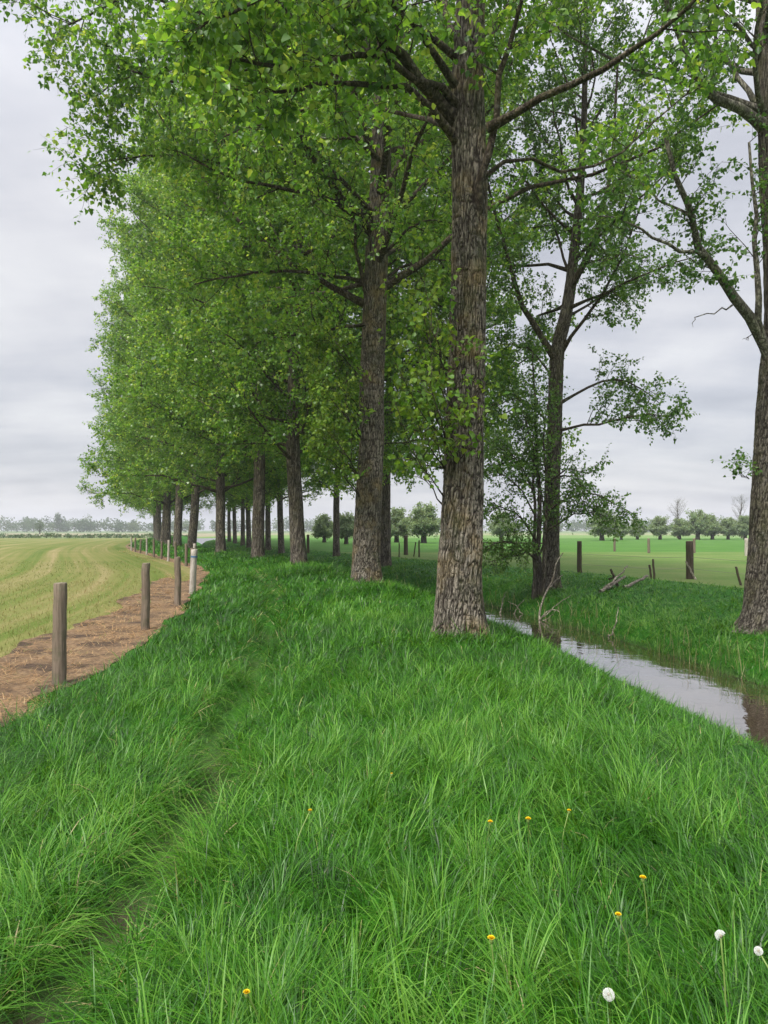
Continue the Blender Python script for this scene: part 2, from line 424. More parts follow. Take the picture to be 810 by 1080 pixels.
def strip_edge(Y, U):
    t = (U + 1)                       # 0..1 across
    wl = 1.18 + .5 * (fbm(Y * .8, Y * 0 + 3.3, 5) - .5) * 2 - .5 * np.clip((Y - 20) / 20, 0, 1)
    wr = .42 + .35 * (fbm(Y * 1.1, Y * 0 + 7.7, 6) - .5) * 2
    return fence_u(Y) - wl + t * (wl + wr)
sheet('bare_strip', graded((-20, 0, 2), (0, 30, .15), (30, 92, .5)), np.linspace(-1, 0, 18), M['strip'], .012, edge=strip_edge)
sheet('pasture', graded((-60, 152, 3)), np.concatenate([[11.2, 13, 16, 20, 26, 34, 45, 60, 90, 140, 220, 400, 800, 1600, 3000]]), M['pasture'], 0)
V = np.array([[x, y, 0] for y in (152, 220, 330, 600, 1200, 3200) for x in (-3100, -1200, -400, 0, 400, 1200, 3100)], float)
i = np.arange(5)[:, None] * 7 + np.arange(6)[None, :]
tag(mesh_obj('farmland', V, np.stack([i, i + 1, i + 8, i + 7], -1), M['farm']), kind='structure')
Yw = graded((-40., 57., 1.)); Uw = np.linspace(-1.25, 1.25, 7)
Yg, Ug = np.meshgrid(Yw, Uw, indexing='ij')
Vw = np.stack([rowx(Yg) + ditch_u(Yg) + Ug, Yg, np.full_like(Yg, WATER_Z)], -1)
i = np.arange(len(Yw) - 1)[:, None] * 7 + np.arange(6)[None, :]
tag(mesh_obj('water', Vw, np.stack([i, i + 1, i + 8, i + 7], -1), M['water'], smooth=True), kind='structure')

# ------------------------------------------------------------------ grass blades
RG = np.random.default_rng(11)
def blades(X, Y, Z, L, W, az, lean, curl, tint, rng):
    """one curved ribbon of three quads per blade"""
    n = len(X)
    d = np.stack([np.cos(az), np.sin(az), np.zeros(n)], -1)
    tw = az + math.pi / 2 + rng.normal(0, .5, n)
    s = np.stack([np.cos(tw), np.sin(tw), np.zeros(n)], -1)
    P = np.stack([X, Y, Z], -1)
    rows = []
    a = lean.copy()
    wid = (1.0, .9, .62, .06)
    for k in range(4):
        w = (W * wid[k] * .5)[:, None]
        rows += [P - s * w, P + s * w]
        seg = (L / 3)[:, None]
        P = P + seg * (np.sin(a)[:, None] * d + np.cos(a)[:, None] * np.array([0, 0, 1.0]))
        a = np.minimum(a + curl, 2.6)
    V = np.stack(rows, 1)
    b = np.arange(n)[:, None] * 8
    Q = np.concatenate([np.stack([b + 2 * k, b + 2 * k + 1, b + 2 * k + 3, b + 2 * k + 2], -1).reshape(-1, 1, 4) for k in range(3)], 1)
    return V.reshape(-1, 3), Q.reshape(-1, 4), np.repeat(tint, 8)

def scatter(y0, y1, u0, u1, dens, margin=1.6, slope=.57):
    xm = slope * y1 + margin
    ymid = np.array([y0, y1])
    lo = max(-xm, (rowx(ymid) + u0).min()); hi = min(xm, (rowx(ymid) + u1).max())
    n = int((y1 - y0) * max(hi - lo, 0) * dens)
    X = RG.uniform(lo, hi, n); Y = RG.uniform(y0, y1, n)
    U = X - rowx(Y)
    k = (np.abs(X) < slope * Y + margin) & (U > u0) & (U < u1)
    return X[k], Y[k], U[k]

gr = Geo()
bands = [(.9, 3, 5200, .0040), (3, 5, 3900, .0044), (5, 8, 2300, .0053), (8, 12, 1250, .0076), (12, 18, 560, .0115), (18, 28, 290, .017), (28, 45, 125, .027), (45, 80, 45, .045), (80, 140, 14, .08)]
for (y0, y1, dens, w) in bands:
    X, Y, U = scatter(y0, y1, -4.7, 11.5, dens)
    v = U - ditch_u(Y)
    pth = np.abs(U - path_u(Y))
    fe = U - fence_u(Y)
    edge = .40 + .35 * (fbm(Y * 1.1, Y * 0 + 7.7, 6) - .5) * 2
    keep = ((np.abs(v) > 1.02 + .12 * RG.random(len(X))) | (Y > 58)) & (fe > edge + .08 + .25 * RG.random(len(X)) ** 2)
    keep &= (pth > .13 * RG.random(len(X)) ** .6 + .02) | (RG.random(len(X)) < .45) | (Y > 45)
    keep &= RG.random(len(X)) < np.where(v > 2.6, np.where(v > 4.5, .7, 1), 1)
    keep &= ~((pth < .13) & ((np.abs(Y - 3.05) < .17) | (Y < 2.4) | (np.abs(Y - 4.3) < .1)) & (RG.random(len(X)) < .8))
    X, Y, U, v, pth = X[keep], Y[keep], U[keep], v[keep], pth[keep]
    n = len(X)
    cell = .15 if y1 <= 12 else .24
    gx, gy = np.floor(X / cell), np.floor(Y / cell)
    tx = (gx + .15 + .7 * _hash(gx, gy, 201)) * cell; ty = (gy + .15 + .7 * _hash(gx, gy, 202)) * cell
    X = tx + (X - tx) * .80; Y = ty + (Y - ty) * .80
    U = X - rowx(Y); v = U - ditch_u(Y); pth = np.abs(U - path_u(Y))
    th = _hash(gx, gy, 203)
    c1 = .55 * fbm(X * 2.6, Y * 2.6, 31) + .45 * th; c2 = fbm(X * .7, Y * .7, 41)
    L = (.08 + .30 * RG.random(n) ** .9) * (.35 + 1.15 * c1) * (.75 + .5 * c2)
    L *= .80 * np.where(v > 3.0, .62, 1) * np.where((v > 1) & (v < 1.6), .8, 1)
    L *= np.where(pth < .13, .45, np.where(pth < .45, 1.2, 1)) * np.where((v > -3.4) & (v < 0), np.where(Y > 10, .42, .62), 1)
    flow = 2.2 * math.pi * (fbm(X * .45, Y * .45, 51) - .5) + .5
    flow = flow + 2.0 * (fbm(X * 2.2, Y * 2.2, 61) - .5) * math.pi
    ox, oy = (X - tx) / cell * 2.2 + .55 * np.cos(flow), (Y - ty) / cell * 2.2 + .55 * np.sin(flow)
    az = np.arctan2(oy, ox) + RG.normal(0, .45, n)
    rad_ = np.hypot(X - tx, Y - ty) / cell
    # long grass beside the trodden line flops towards it
    side = np.sign(path_u(Y) - U)
    fl = (pth < .5) & (RG.random(n) < .55)
    az = np.where(fl, np.where(side > 0, 0, math.pi) + RG.normal(0, .7, n), az)
    lean = np.abs(RG.normal(.12, .22, n)) + 1.15 * rad_ + np.where(fl, .35, 0)
    curl = np.abs(RG.normal(.55, .34, n)) * (.5 + 1.0 * c2)
    patch = fbm(X * .33, Y * .33, 71)
    tint = np.clip(.45 + .55 * (patch - .5) + .75 * (c1 - .5) + RG.normal(0, .22, n) + .35 * (_hash(gx, gy, 204) - .5) + .26 * (v > 1.2), 0, .9)  # blades beyond the ditch coloured lighter to offset the shade of the trees there
    dry = RG.random(n) < .010 + .09 * (pth < .3)
    tint = np.where(dry, RG.uniform(.93, 1, n), tint)
    L = np.where(dry, L * .75, L)
    Wd = w * RG.uniform(.6, 1.6, n)
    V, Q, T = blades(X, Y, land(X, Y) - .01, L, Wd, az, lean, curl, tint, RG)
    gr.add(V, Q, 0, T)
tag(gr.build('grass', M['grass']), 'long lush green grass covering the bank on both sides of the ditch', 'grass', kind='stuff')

# dead straw on the strip
st = Geo()
for (y0, y1, dens, w) in [(5, 10, 900, .006), (10, 16, 500, .009), (16, 28, 190, .014), (28, 60, 50, .03)]:
    X, Y, U = scatter(y0, y1, -7.2, -3.0, dens)
    f = U - fence_u(Y)
    k = (f > -1.12) & (f < .55) & (RG.random(len(X)) < .22 + 1.0 * (fbm(X * 1.3, Y * 1.3, 17) > .50))
    X, Y = X[k], Y[k]; n = len(X)
    V, Q, T = blades(X, Y, land(X, Y) + .012, RG.uniform(.05, .24, n), .75 * w * RG.uniform(.6, 1.3, n), RG.uniform(0, 6.28, n), np.clip(RG.normal(1.42, .14, n), .6, 1.56), RG.normal(0.03, .07, n), np.where(RG.random(n) < .04, 1, np.clip(RG.normal(.5, .25, n), 0, .93)), RG)
    st.add(V, Q, 0, T)
tag(st.build('dead_grass', M['straw']), 'dead orange brown grass litter lying along the bare strip', 'dead grass', kind='stuff')

# cut stubble of the mown field
sb = Geo()
for (y0, y1, dens, w) in [(7, 14, 330, .006), (14, 24, 110, .010), (24, 40, 26, .016)]:
    X, Y, U = scatter(y0, y1, -60, -4.5, dens, 3)
    f = U - fence_u(Y)
    sw = fbm(U * .9, Y * .05, 81); c = fbm(X * 1.5, Y * 1.5, 83)
    k = (f < -1.1) & (RG.random(len(X)) < .25 + 1.2 * c)
    X, Y, sw = X[k], Y[k], sw[k]; n = len(X)
    V, Q, T = blades(X, Y, land(X, Y) - .012, RG.uniform(.03, .10, n), w * RG.uniform(.6, 1.3, n), RG.uniform(0, 6.28, n), np.abs(RG.normal(.5, .4, n)), RG.normal(.2, .2, n), np.clip(.45 + 1.3 * (sw - .5) + RG.normal(0, .2, n), 0, 1), RG)
    sb.add(V, Q, 0, T)
tag(sb.build('stubble', M['stubble']), 'short pale stubble of the freshly mown field', 'stubble', kind='stuff')

# pale reedy fringe on the far edge of the water
rd = Geo()
for (y0, y1, dens, w) in [(6, 16, 240, .010), (16, 26, 110, .016), (26, 45, 30, .03)]:
    X, Y, U = scatter(y0, y1, 5.2, 7.2, dens, 3)
    v = U - ditch_u(Y)
    c = fbm(X * 1.1, Y * 1.1, 91)
    k = (v > .92) & (v < 1.55) & (RG.random(len(X)) < np.clip(3 * (c - .3), .08, 1))
    X, Y = X[k], Y[k]; n = len(X)
    V, Q, T = blades(X, Y, land(X, Y) - .02, RG.uniform(.15, .55, n), w * RG.uniform(.5, 1.2, n), RG.uniform(0, 6.28, n), np.abs(RG.normal(.15, .15, n)), np.abs(RG.normal(.18, .15, n)), RG.random(n), RG)
    rd.add(V, Q, 0, T)
tag(rd.build('reed_fringe', M['reed']), 'pale reeds and dry stalks fringing the far edge of the ditch', 'reeds', kind='stuff')

# ------------------------------------------------------------------ trees
def leaf_quads(C, axis, nrm, size, rng, geo, mat, tint, fine_leaf=False):
    n = len(C)
    a = norm(axis); b = norm(np.cross(nrm, a)); c = np.cross(a, b)
    s = size[:, None]
    w = rng.uniform(.38, .55, n)[:, None]
    f = rng.uniform(.02, .22, n)[:, None]
    if fine_leaf:
        base = C; tip = C + a * s - c * s * rng.uniform(-.05, .3, n)[:, None]
        r1 = C + a * s * .14 + b * s * w * .80 + c * s * f * .7; r2 = C + a * s * .40 + b * s * w * .86 + c * s * f
        l1 = C + a * s * .14 - b * s * w * .80 + c * s * f * .7; l2 = C + a * s * .40 - b * s * w * .86 + c * s * f
        V = np.stack([base, r1, r2, tip, l2, l1], 1); i = np.arange(n)[:, None] * 6
        Q = np.stack([np.concatenate([i, i + 1, i + 2, i + 3], 1), np.concatenate([i, i + 3, i + 4, i + 5], 1)], 1)
        geo.add(V.reshape(-1, 3), Q.reshape(-1, 4), mat, np.repeat(tint, 6)); return
    base = C; tip = C + a * s - c * s * rng.uniform(-.1, .25, n)[:, None]
    l = C + a * s * .36 - b * s * w + c * s * f
    r = C + a * s * .36 + b * s * w + c * s * f
    V = np.stack([base, r, tip, l], 1)
    i = np.arange(n)[:, None] * 4
    geo.add(V.reshape(-1, 3), np.concatenate([i, i + 1, i + 2, i + 3], 1), mat, np.repeat(tint, 4))

def foliage(limbs, rng, geo, sec=9, sec_len=1.5, twig=7, twig_len=.6, leaves=11, size=.09, start=.2, sec_r=.018, droop=.0, tint_mu=.5, tint_sd=.22, wood=0, leafm=1, bare_start=0.0, bare_end=1.1, up=.25):
    """limbs: list of (pts (K,3), weight); grows side shoots, twigs and leaves"""
    SP = []; SW = []
    for pts, wgt in limbs:
        K = len(pts); n = max(1, int(round(sec * wgt)))
        t = start + (1 - start) * (np.arange(n) + rng.random(n)) / n
        f = t * (K - 1); i = np.minimum(f.astype(int), K - 2); fr = (f - i)[:, None]
        p = pts[i] * (1 - fr) + pts[i + 1] * fr
        tg = norm(pts[i + 1] - pts[i])
        rd_ = norm(rng.standard_normal((n, 3)))
        side = norm(rd_ - tg * (rd_ * tg).sum(1, keepdims=True))
        d = norm(tg * rng.uniform(.45, 1.0, n)[:, None] + side + np.array([0, 0, up - droop]))
        L = sec_len * rng.uniform(.55, 1.25, n) * (1.15 - .55 * t)
        q = [p]; dd = d
        for k in range(3):
            dd = norm(dd + rng.normal(0, .22, (n, 3)) + np.array([0, 0, .10 - droop * .5]))
            q.append(q[-1] + dd * (L / 3)[:, None])
        SP.append(np.stack(q, 1)); SW.append(L)
    SP = np.concatenate(SP); SL = np.concatenate(SW)
    m = len(SP)
    R = sec_r * (SL / sec_len)[:, None] * np.array([1, .75, .5, .22])
    V, Q = tubes(SP, R, 4); geo.add(V, Q, wood)
    # twigs
    n = m * twig
    t = (np.tile((np.arange(twig) + .5) / twig, m) + rng.uniform(-.5, .5, n) / twig).clip(.08, 1)
    sid = np.repeat(np.arange(m), twig)
    f = t * 3; i = np.minimum(f.astype(int), 2); fr = (f - i)[:, None]
    a, b = SP[sid, i], SP[sid, i + 1]
    p = a * (1 - fr) + b * fr; tg = norm(b - a)
    rd_ = norm(rng.standard_normal((n, 3)))
    side = norm(rd_ - tg * (rd_ * tg).sum(1, keepdims=True))
    d = norm(tg * rng.uniform(.4, 1.1, n)[:, None] + side + np.array([0, 0, .1 - droop]))
    L = twig_len * rng.uniform(.5, 1.3, n)
    d2 = norm(d + rng.normal(0, .2, (n, 3)) + np.array([0, 0, -.12 - droop * .6]))
    mid = p + d * (L / 2)[:, None]; end = mid + d2 * (L / 2)[:, None]
    V, Q = tubes(np.stack([p, mid, end], 1), np.stack([np.full(n, .30), np.full(n, .2), np.full(n, .09)], 1) * sec_r, 3, cap=False)
    geo.add(V, Q, wood)
    # leaves
    ln = n * leaves
    tid = np.repeat(np.arange(n), leaves)
    t = rng.uniform(.1, 1.05, ln)[:, None]
    C = np.where(t < .5, p[tid] + (mid - p)[tid] * (t * 2), mid[tid] + (end - mid)[tid] * (t * 2 - 1))
    ro = norm(rng.standard_normal((ln, 3)))
    C = C + ro * (rng.uniform(.2, .8, ln) * size)[:, None]
    axis = ro * .9 + d2[tid] * .35 + np.array([0, 0, -.55])
    nr = rng.standard_normal((ln, 3)) * .75 + np.array([0, 0, .75])
    tw = np.repeat(rng.normal(0, .14, n), leaves)
    tint = np.clip(tint_mu + tw * 1.3 + rng.normal(0, tint_sd, ln), 0, 1)
    keepp = rng.random(ln) < .93
    leaf_quads(C[keepp], axis[keepp], nr[keepp], (size * rng.uniform(.6, 1.25, ln))[keepp], rng, geo, leafm, tint[keepp], fine_leaf=size < .12)

def trunk_mesh(pts, rads, sides, rows, rng, flare=.35, flare_h=.5, lumps=.03, lobes=6, relief=0.0):
    tt = np.linspace(0, 1, rows)
    if relief: tt = np.where(tt < .8, tt / .8 * .45, .45 + (tt - .8) / .2 * .55)
    p0 = spline(pts, 600); p = np.stack([np.interp(tt, np.linspace(0, 1, 600), p0[:, k]) for k in range(3)], -1); r = np.interp(tt, np.linspace(0, 1, len(rads)), rads)
    T = norm(np.gradient(p, axis=0))
    A = norm(np.cross(np.array([0, 1.0, 0]), T)); B = np.cross(T, A)
    ang = np.arange(sides) / sides * 2 * math.pi
    h = (p[:, 2] - p[0, 2])[:, None]
    fl = np.exp(-h / flare_h * 1.6)
    ph = rng.uniform(0, 6.28, 4)
    lob = .5 + .3 * np.cos(lobes * ang + ph[0])[None] + .22 * np.cos((lobes - 3) * ang + ph[1])[None]
    rr = r[:, None] * (1 + flare * fl * (.35 + lob) + lumps * (np.sin(3 * ang[None] + h * 1.7 + ph[2]) + .7 * np.sin(5 * ang[None] - h * 2.9 + ph[3]) + .6 * (vnoise(ang[None] * 3 + 0 * h, h * 4 + 0 * ang[None], 3) - .5) * 2))
    rg = None
    if relief:
        a2 = (ang - math.pi / 2) % (2 * math.pi)
        S = a2[None] * np.maximum(r[:, None], .12) + 0 * h; Z = h + 0 * a2[None]
        wx = (vnoise(S * 16, Z * 9, 301) - .5) * .022
        f1 = np.abs(vnoise((S + wx) * 44 + Z * 1.8, Z * 5.4, 302) - .5)
        f2 = np.abs(vnoise((S - wx) * 44 - Z * 2.1, Z * 6.2, 303) - .5)
        cr = np.abs(vnoise(S * 26, Z * 16, 305) - .5)
        rg = np.clip(np.minimum(np.minimum(f1, f2) * 5.5, cr * 9 + .35), 0, 1)
        rg = rg * (.72 + .28 * vnoise(S * 60, Z * 30, 304))
        rr = rr + relief * (rg - .6)
        trunk_mesh.ridge = rg.ravel()
    V = p[:, None] + rr[..., None] * (np.cos(ang)[None, :, None] * A[:, None] + np.sin(ang)[None, :, None] * B[:, None])
    i = np.arange(rows - 1)[:, None] * sides; j = np.arange(sides)[None]; j2 = (j + 1) % sides
    Q = np.stack([i + j, i + j2, i + sides + j2, i + sides + j], -1).reshape(-1, 4)
    return V.reshape(-1, 3), Q, p, r

def auto_limbs(trunk_p, trunk_r, rng, n, z0, z1, Rmax, pitch=(20, 62), K=7, wob=.16, top_round=1.7, az0=None, azspread=None, length_gain=1.0):
    out = []
    zs = z0 + (z1 - z0) * ((np.arange(n) + rng.random(n) * .9) / n) ** 1.08
    az = rng.uniform(0, 6.28)
    for z in zs:
        t = (z - z0) / (z1 - z0)
        az += 2.4 + rng.normal(0, .35)
        i = np.searchsorted(trunk_p[:, 2], z).clip(1, len(trunk_p) - 1)
        f = (z - trunk_p[i - 1, 2]) / max(1e-6, trunk_p[i, 2] - trunk_p[i - 1, 2])
        b = trunk_p[i - 1] * (1 - f) + trunk_p[i] * f
        el = math.radians(pitch[0] + (pitch[1] - pitch[0]) * t + rng.normal(0, 7))
        Lr = Rmax * (1 - t ** top_round * .86) * rng.uniform(.75, 1.15) * length_gain
        L = Lr / max(.5, math.cos(el))
        L = min(L, Rmax * 1.35)
        d = np.array([math.cos(az) * math.cos(el), math.sin(az) * math.cos(el), math.sin(el)])
        pts = [b]
        for k in range(K - 1):
            d = norm(d + rng.normal(0, wob, 3) + np.array([0, 0, .05]))
            pts.append(pts[-1] + d * L / (K - 1))
        r0 = min(trunk_r[i] * .42, .0135 * L ** 0.85 + .008)
        out.append((np.array(pts), r0, L))
    return out

def limb_geo(geo, limbs, rng, sides=6, mat=0, tip=.18):
    for pts, r0, L in limbs:
        r = r0 * np.linspace(1, tip, len(pts)); r[0] *= 1.35
        V, Q = tubes(pts[None], r[None], sides); geo.add(V, Q, mat)

def make_poplar(name, label, cat, group, loc, seed, H=25, r0=.33, base=5.5, Rmax=5.6, lean=(0, 0), n=36, sec=10, twig=9, leaves=13, size=.14, leaf='leaf_poplar', barkm='bark_far', tint=.5, sec_len=1.7, twig_len=.75, sides=20, rows=70):
    rng = np.random.default_rng(seed)
    k = np.linspace(0, 1, 7)
    pts = np.stack([lean[0] * k + rng.normal(0, .10, 7) * (k > 0), lean[1] * k + rng.normal(0, .10, 7) * (k > 0), H * k - .25 * (k == 0)], -1)
    rads = r0 * np.array([1.05, .90, .80, .66, .48, .28, .06])
    root = empty(name, loc, label, cat, group)
    V, Q, p, r = trunk_mesh(pts, rads, sides, rows, rng)
    g = Geo(); g.add(V, Q, 0)
    limbs = auto_limbs(p, r, rng, n, base, H * .97, Rmax, (14, 52), wob=.13, top_round=4.5)
    limb_geo(g, limbs, rng, 6, 1)
    g.build('trunk', [M[barkm], M['limb']], root, True)
    c = Geo()
    foliage([(l[0], l[2] / Rmax) for l in limbs], rng, c, sec, sec_len, twig, twig_len, leaves, size, .15, .02, .05, tint, up=.15)
    c.build('crown', [M['limb'], M[leaf]], root)
    return root

P0 = lambda x, y: (x, y, zat(x, y))
ROW1 = 'poplars in the row along the footpath'
ROW2 = 'poplars in the row beyond the ditch'
# --- prototypes of the avenue, copied further back
ord_ = ['', 'nearest', 'second', 'third', 'fourth', 'fifth', 'sixth', 'seventh', 'eighth', 'ninth', 'tenth', 'eleventh', 'twelfth', 'thirteenth', 'fourteenth']
row1 = {3: (316, 28.0), 4: (272, 34.5), 5: (233, 43), 6: (202, 52), 7: (187, 58.5), 8: (177, 67), 9: (172, 76), 10: (168, 86), 11: (166, 97), 12: (165, 108), 13: (164, 120)}
def row_pos(px, Y): return (at(px, 560, Y)[0], Y)
protoA = make_poplar('poplar_tree', 'third poplar from the front in the row along the footpath, pale flaky lower trunk', 'tree', ROW1, P0(*row_pos(*row1[3])), 101, 31, .285, 3.6, 5.7, (-.5, .2), 80, 14, 10, 15, .125, sec_len=1.8)
protoB = make_poplar('poplar_tree', 'fourth poplar from the front along the footpath, trunk leaning slightly right', 'tree', ROW1, P0(*row_pos(*row1[4])), 202, 31, .29, 4.4, 5.7, (.7, .3), 80, 14, 10, 15, .13, tint=.52, sec_len=1.8)
protoC = make_poplar('poplar_tree', 'fifth poplar from the front along the footpath, straight pale grey trunk', 'tree', ROW1, P0(*row_pos(*row1[5])), 303, 32, .275, 3.2, 5.9, (.1, -.2), 82, 14, 10, 15, .135, tint=.57, sec_len=1.8)
protos = [protoA, protoB, protoC]
RR = random.Random(5)
for k in range(6, 14):
    x, y = row_pos(*row1[k])
    copy_thing(protos[k % 3], P0(x, y), RR.uniform(0, 6.28), (RR.uniform(.95, 1.1),) * 2 + (RR.uniform(.95, 1.06),), '%s poplar from the front in the row along the footpath' % ord_[k], ROW1)
row2 = {3: (484, 31.0), 4: (407, 40), 5: (355, 50), 6: (297, 60), 7: (283, 67), 8: (263, 76), 9: (256, 86), 10: (248, 97), 11: (242, 108)}
protoD = make_poplar('poplar_tree', 'slim poplar beyond the ditch seen just right of the second big trunk', 'tree', ROW2, P0(*row_pos(*row2[4])), 404, 24, .29, 4.4, 5.8, (.3, .1), 50, 12, 9, 14, .145, tint=.55)
for k in (3, 5, 6, 7, 8, 9, 10, 11):
    x, y = row_pos(*row2[k])
    lab = {3: 'poplar beyond the ditch hidden behind the nearest big trunk', 5: 'slim poplar beyond the ditch with a small pollard willow each side of it'}.get(k, '%s poplar from the front in the row beyond the ditch' % ord_[k])
    copy_thing(protoD if k % 2 else protoB, P0(x, y), RR.uniform(0, 6.28), ((.8 if k < 6 else .88),) * 2 + (RR.uniform(.9, 1.0),), lab, ROW2)

def px_limb(pts, n=9): return spline([at(*p) for p in pts], n)

def near_poplar(name, label, cat, group, trunk_px, rads, limbs_px, seed, barkm, leaf, auto, fol, custom_leaf_w, sides=48, rows=160, flare=.35, limbm='limb', dz=-.12, tint=.5, relief=.015):
    """trunk_px: (px,py,Y) points up the stem; limbs_px: (r0, weight, start, points)"""
    rng = np.random.default_rng(seed)
    tp = np.array([at(*p) for p in trunk_px])
    g0 = zat(tp[0, 0], tp[0, 1])
    tp[0, 2] = g0 + dz
    org = np.array([tp[0, 0], tp[0, 1], g0])
    root = empty(name, tuple(org), label, cat, group)
    V, Q, p, r = trunk_mesh(tp, rads, sides, rows, rng, flare, .42, .03, 6, relief)
    g = Geo(); g.add(V, Q, 0, trunk_mesh.ridge)
    limbs = auto_limbs(p, r, rng, **auto)
    limb_geo(g, limbs, rng, 7, 1)
    g.build('trunk', [M[barkm], M[limbm]], root, True, org)
    c = Geo()
    foliage([(l[0], l[2] / auto['Rmax']) for l in limbs], rng, c, tint_mu=tint, **fol)
    for r0, wgt, start, pts in limbs_px:
        q = px_limb(pts)
        q[1:-1] += rng.normal(0, .035, (len(q) - 2, 3))
        L = np.linalg.norm(np.diff(q, axis=0), axis=1).sum()
        b = Geo(); limb_geo(b, [(q, r0, L)], rng, 8, 0, .28)
        b.build('branch', [M[limbm]], root, True, org)
        f2 = dict(fol); f2['start'] = start; f2['sec'] = fol['sec'] * custom_leaf_w
        if wgt > 0: foliage([(q, wgt * L / 5)], rng, c, tint_mu=tint, **f2)
    c.build('crown', [M['limb'], M[leaf]], root, False, org)
    return root, rng, org, p, r

# --- T1, the big trunk in front
T1 = [(485, 672, 9.45), (485, 610, 9.5), (488, 500, 9.65), (492, 400, 9.8), (494, 300, 9.8), (495, 200, 9.8), (494, 120, 9.8), (495, 30, 9.8), (500, -120, 9.9), (506, -400, 10), (510, -800, 10.2), (512, -1230, 10.4)]
t1_limbs = [
    (.105, 1.1, .35, [(480, 128, 9.8), (455, 105, 9.55), (435, 80, 9.2), (410, 45, 8.9), (378, 0, 8.5), (330, -60, 7.9)]),
    (.055, 1.2, .35, [(482, 112, 9.7), (455, 88, 9.3), (400, 62, 8.8), (345, 62, 8.2), (290, 72, 7.8), (240, 60, 7.4)]),
    (.05, 1.2, .3, [(482, 150, 9.7), (440, 100, 9.1), (400, 85, 8.7), (350, 89, 8.3), (300, 94, 8.0), (250, 100, 7.7)]),
    (.07, .8, .5, [(497, 245, 9.75), (508, 215, 9.62), (512, 170, 9.5), (518, 125, 9.4), (531, 70, 9.2), (545, 20, 9.0), (565, -50, 8.7)]),
    (.055, .45, .55, [(515, 135, 9.45), (560, 106, 9.0), (610, 88, 8.5), (660, 56, 8.0), (700, 25, 7.6), (745, -15, 7.2)]),
    (.03, .6, .5, [(506, 190, 9.65), (550, 163, 9.8), (600, 178, 10.2), (650, 160, 10.8), (700, 120, 11.5), (735, 90, 12)]),
    (.06, .8, .4, [(503, 62, 9.9), (530, 20, 10.5), (560, -40, 11.2), (590, -120, 12)]),
    (.07, .9, .4, [(487, 62, 9.95), (470, 10, 10.8), (440, -60, 11.8), (410, -150, 13)]),
    (.045, 1.2, .25, [(480, 90, 9.6), (430, 20, 8.8), (360, -20, 7.9), (280, -5, 7.3), (215, 25, 7.0)]),
    (.04, 1.1, .25, [(480, 60, 9.7), (400, -10, 8.8), (330, -60, 7.8), (260, -80, 7.2), (200, -70, 6.9)]),
    (.04, 1.0, .25, [(484, 140, 9.95), (430, 120, 11), (360, 110, 12), (290, 125, 12.6), (225, 150, 13)]),
]
fol_near = dict(sec=14, sec_len=1.2, twig=9, twig_len=.5, leaves=13, size=.088, start=.2, sec_r=.014, droop=.06)
t1, rng1, org1, p1, r1 = near_poplar('poplar_tree', 'big furrowed poplar nearest the viewer, ochre lichen on its thick trunk', 'tree', ROW1, T1,
    [.31, .287, .262, .25, .235, .235, .23, .20, .17, .12, .07, .03], t1_limbs, 7, 'bark', 'leaf_poplar',
    dict(n=26, z0=9.0, z1=22, Rmax=5.0), fol_near, 1.0, 300, 1000, flare=.55)
def sprouts(root, org, rng, stems, leaf='leaf_young', size=.075, sec=6, name='trunk_sprouts', sec_len=.45, twig=4, leaves=7):
    g = Geo(); L = []
    for pts, r in stems:
        q = px_limb(pts, 7); q[1:] += rng.normal(0, .02, (6, 3))
        ln = np.linalg.norm(np.diff(q, axis=0), axis=1).sum()
        limb_geo(g, [(q, r, ln)], rng, 5, 0); L.append((q, ln / 1.2))
    foliage(L, rng, g, sec, sec_len, twig, .3, leaves, size, .15, .007, .03, .55)
    g.build(name, [M['limb'], M[leaf]], root, False, org)
stems = []
for k in range(13):
    y0 = rng1.uniform(380, 545); a = rng1.uniform(.15, 1); yy = 9.7 - 1.1 * rng1.random()
    stems.append(([(470, y0, 9.55), (466 - 14 * a, y0 - 22, yy), (464 - 34 * a, y0 - 55, yy), (462 - 56 * a, y0 - 95 - 30 * rng1.random(), yy - .1)], .011))
for k in range(9):
    x0 = rng1.uniform(468, 502); y0 = rng1.uniform(400, 520)
    stems.append(([(x0, y0, 9.47), (x0 + rng1.normal(0, 8), y0 - 20, 9.3), (x0 + rng1.normal(0, 14), y0 - 45, 9.2)], .007))
sprouts(t1, org1, rng1, stems, sec=4, leaves=5)

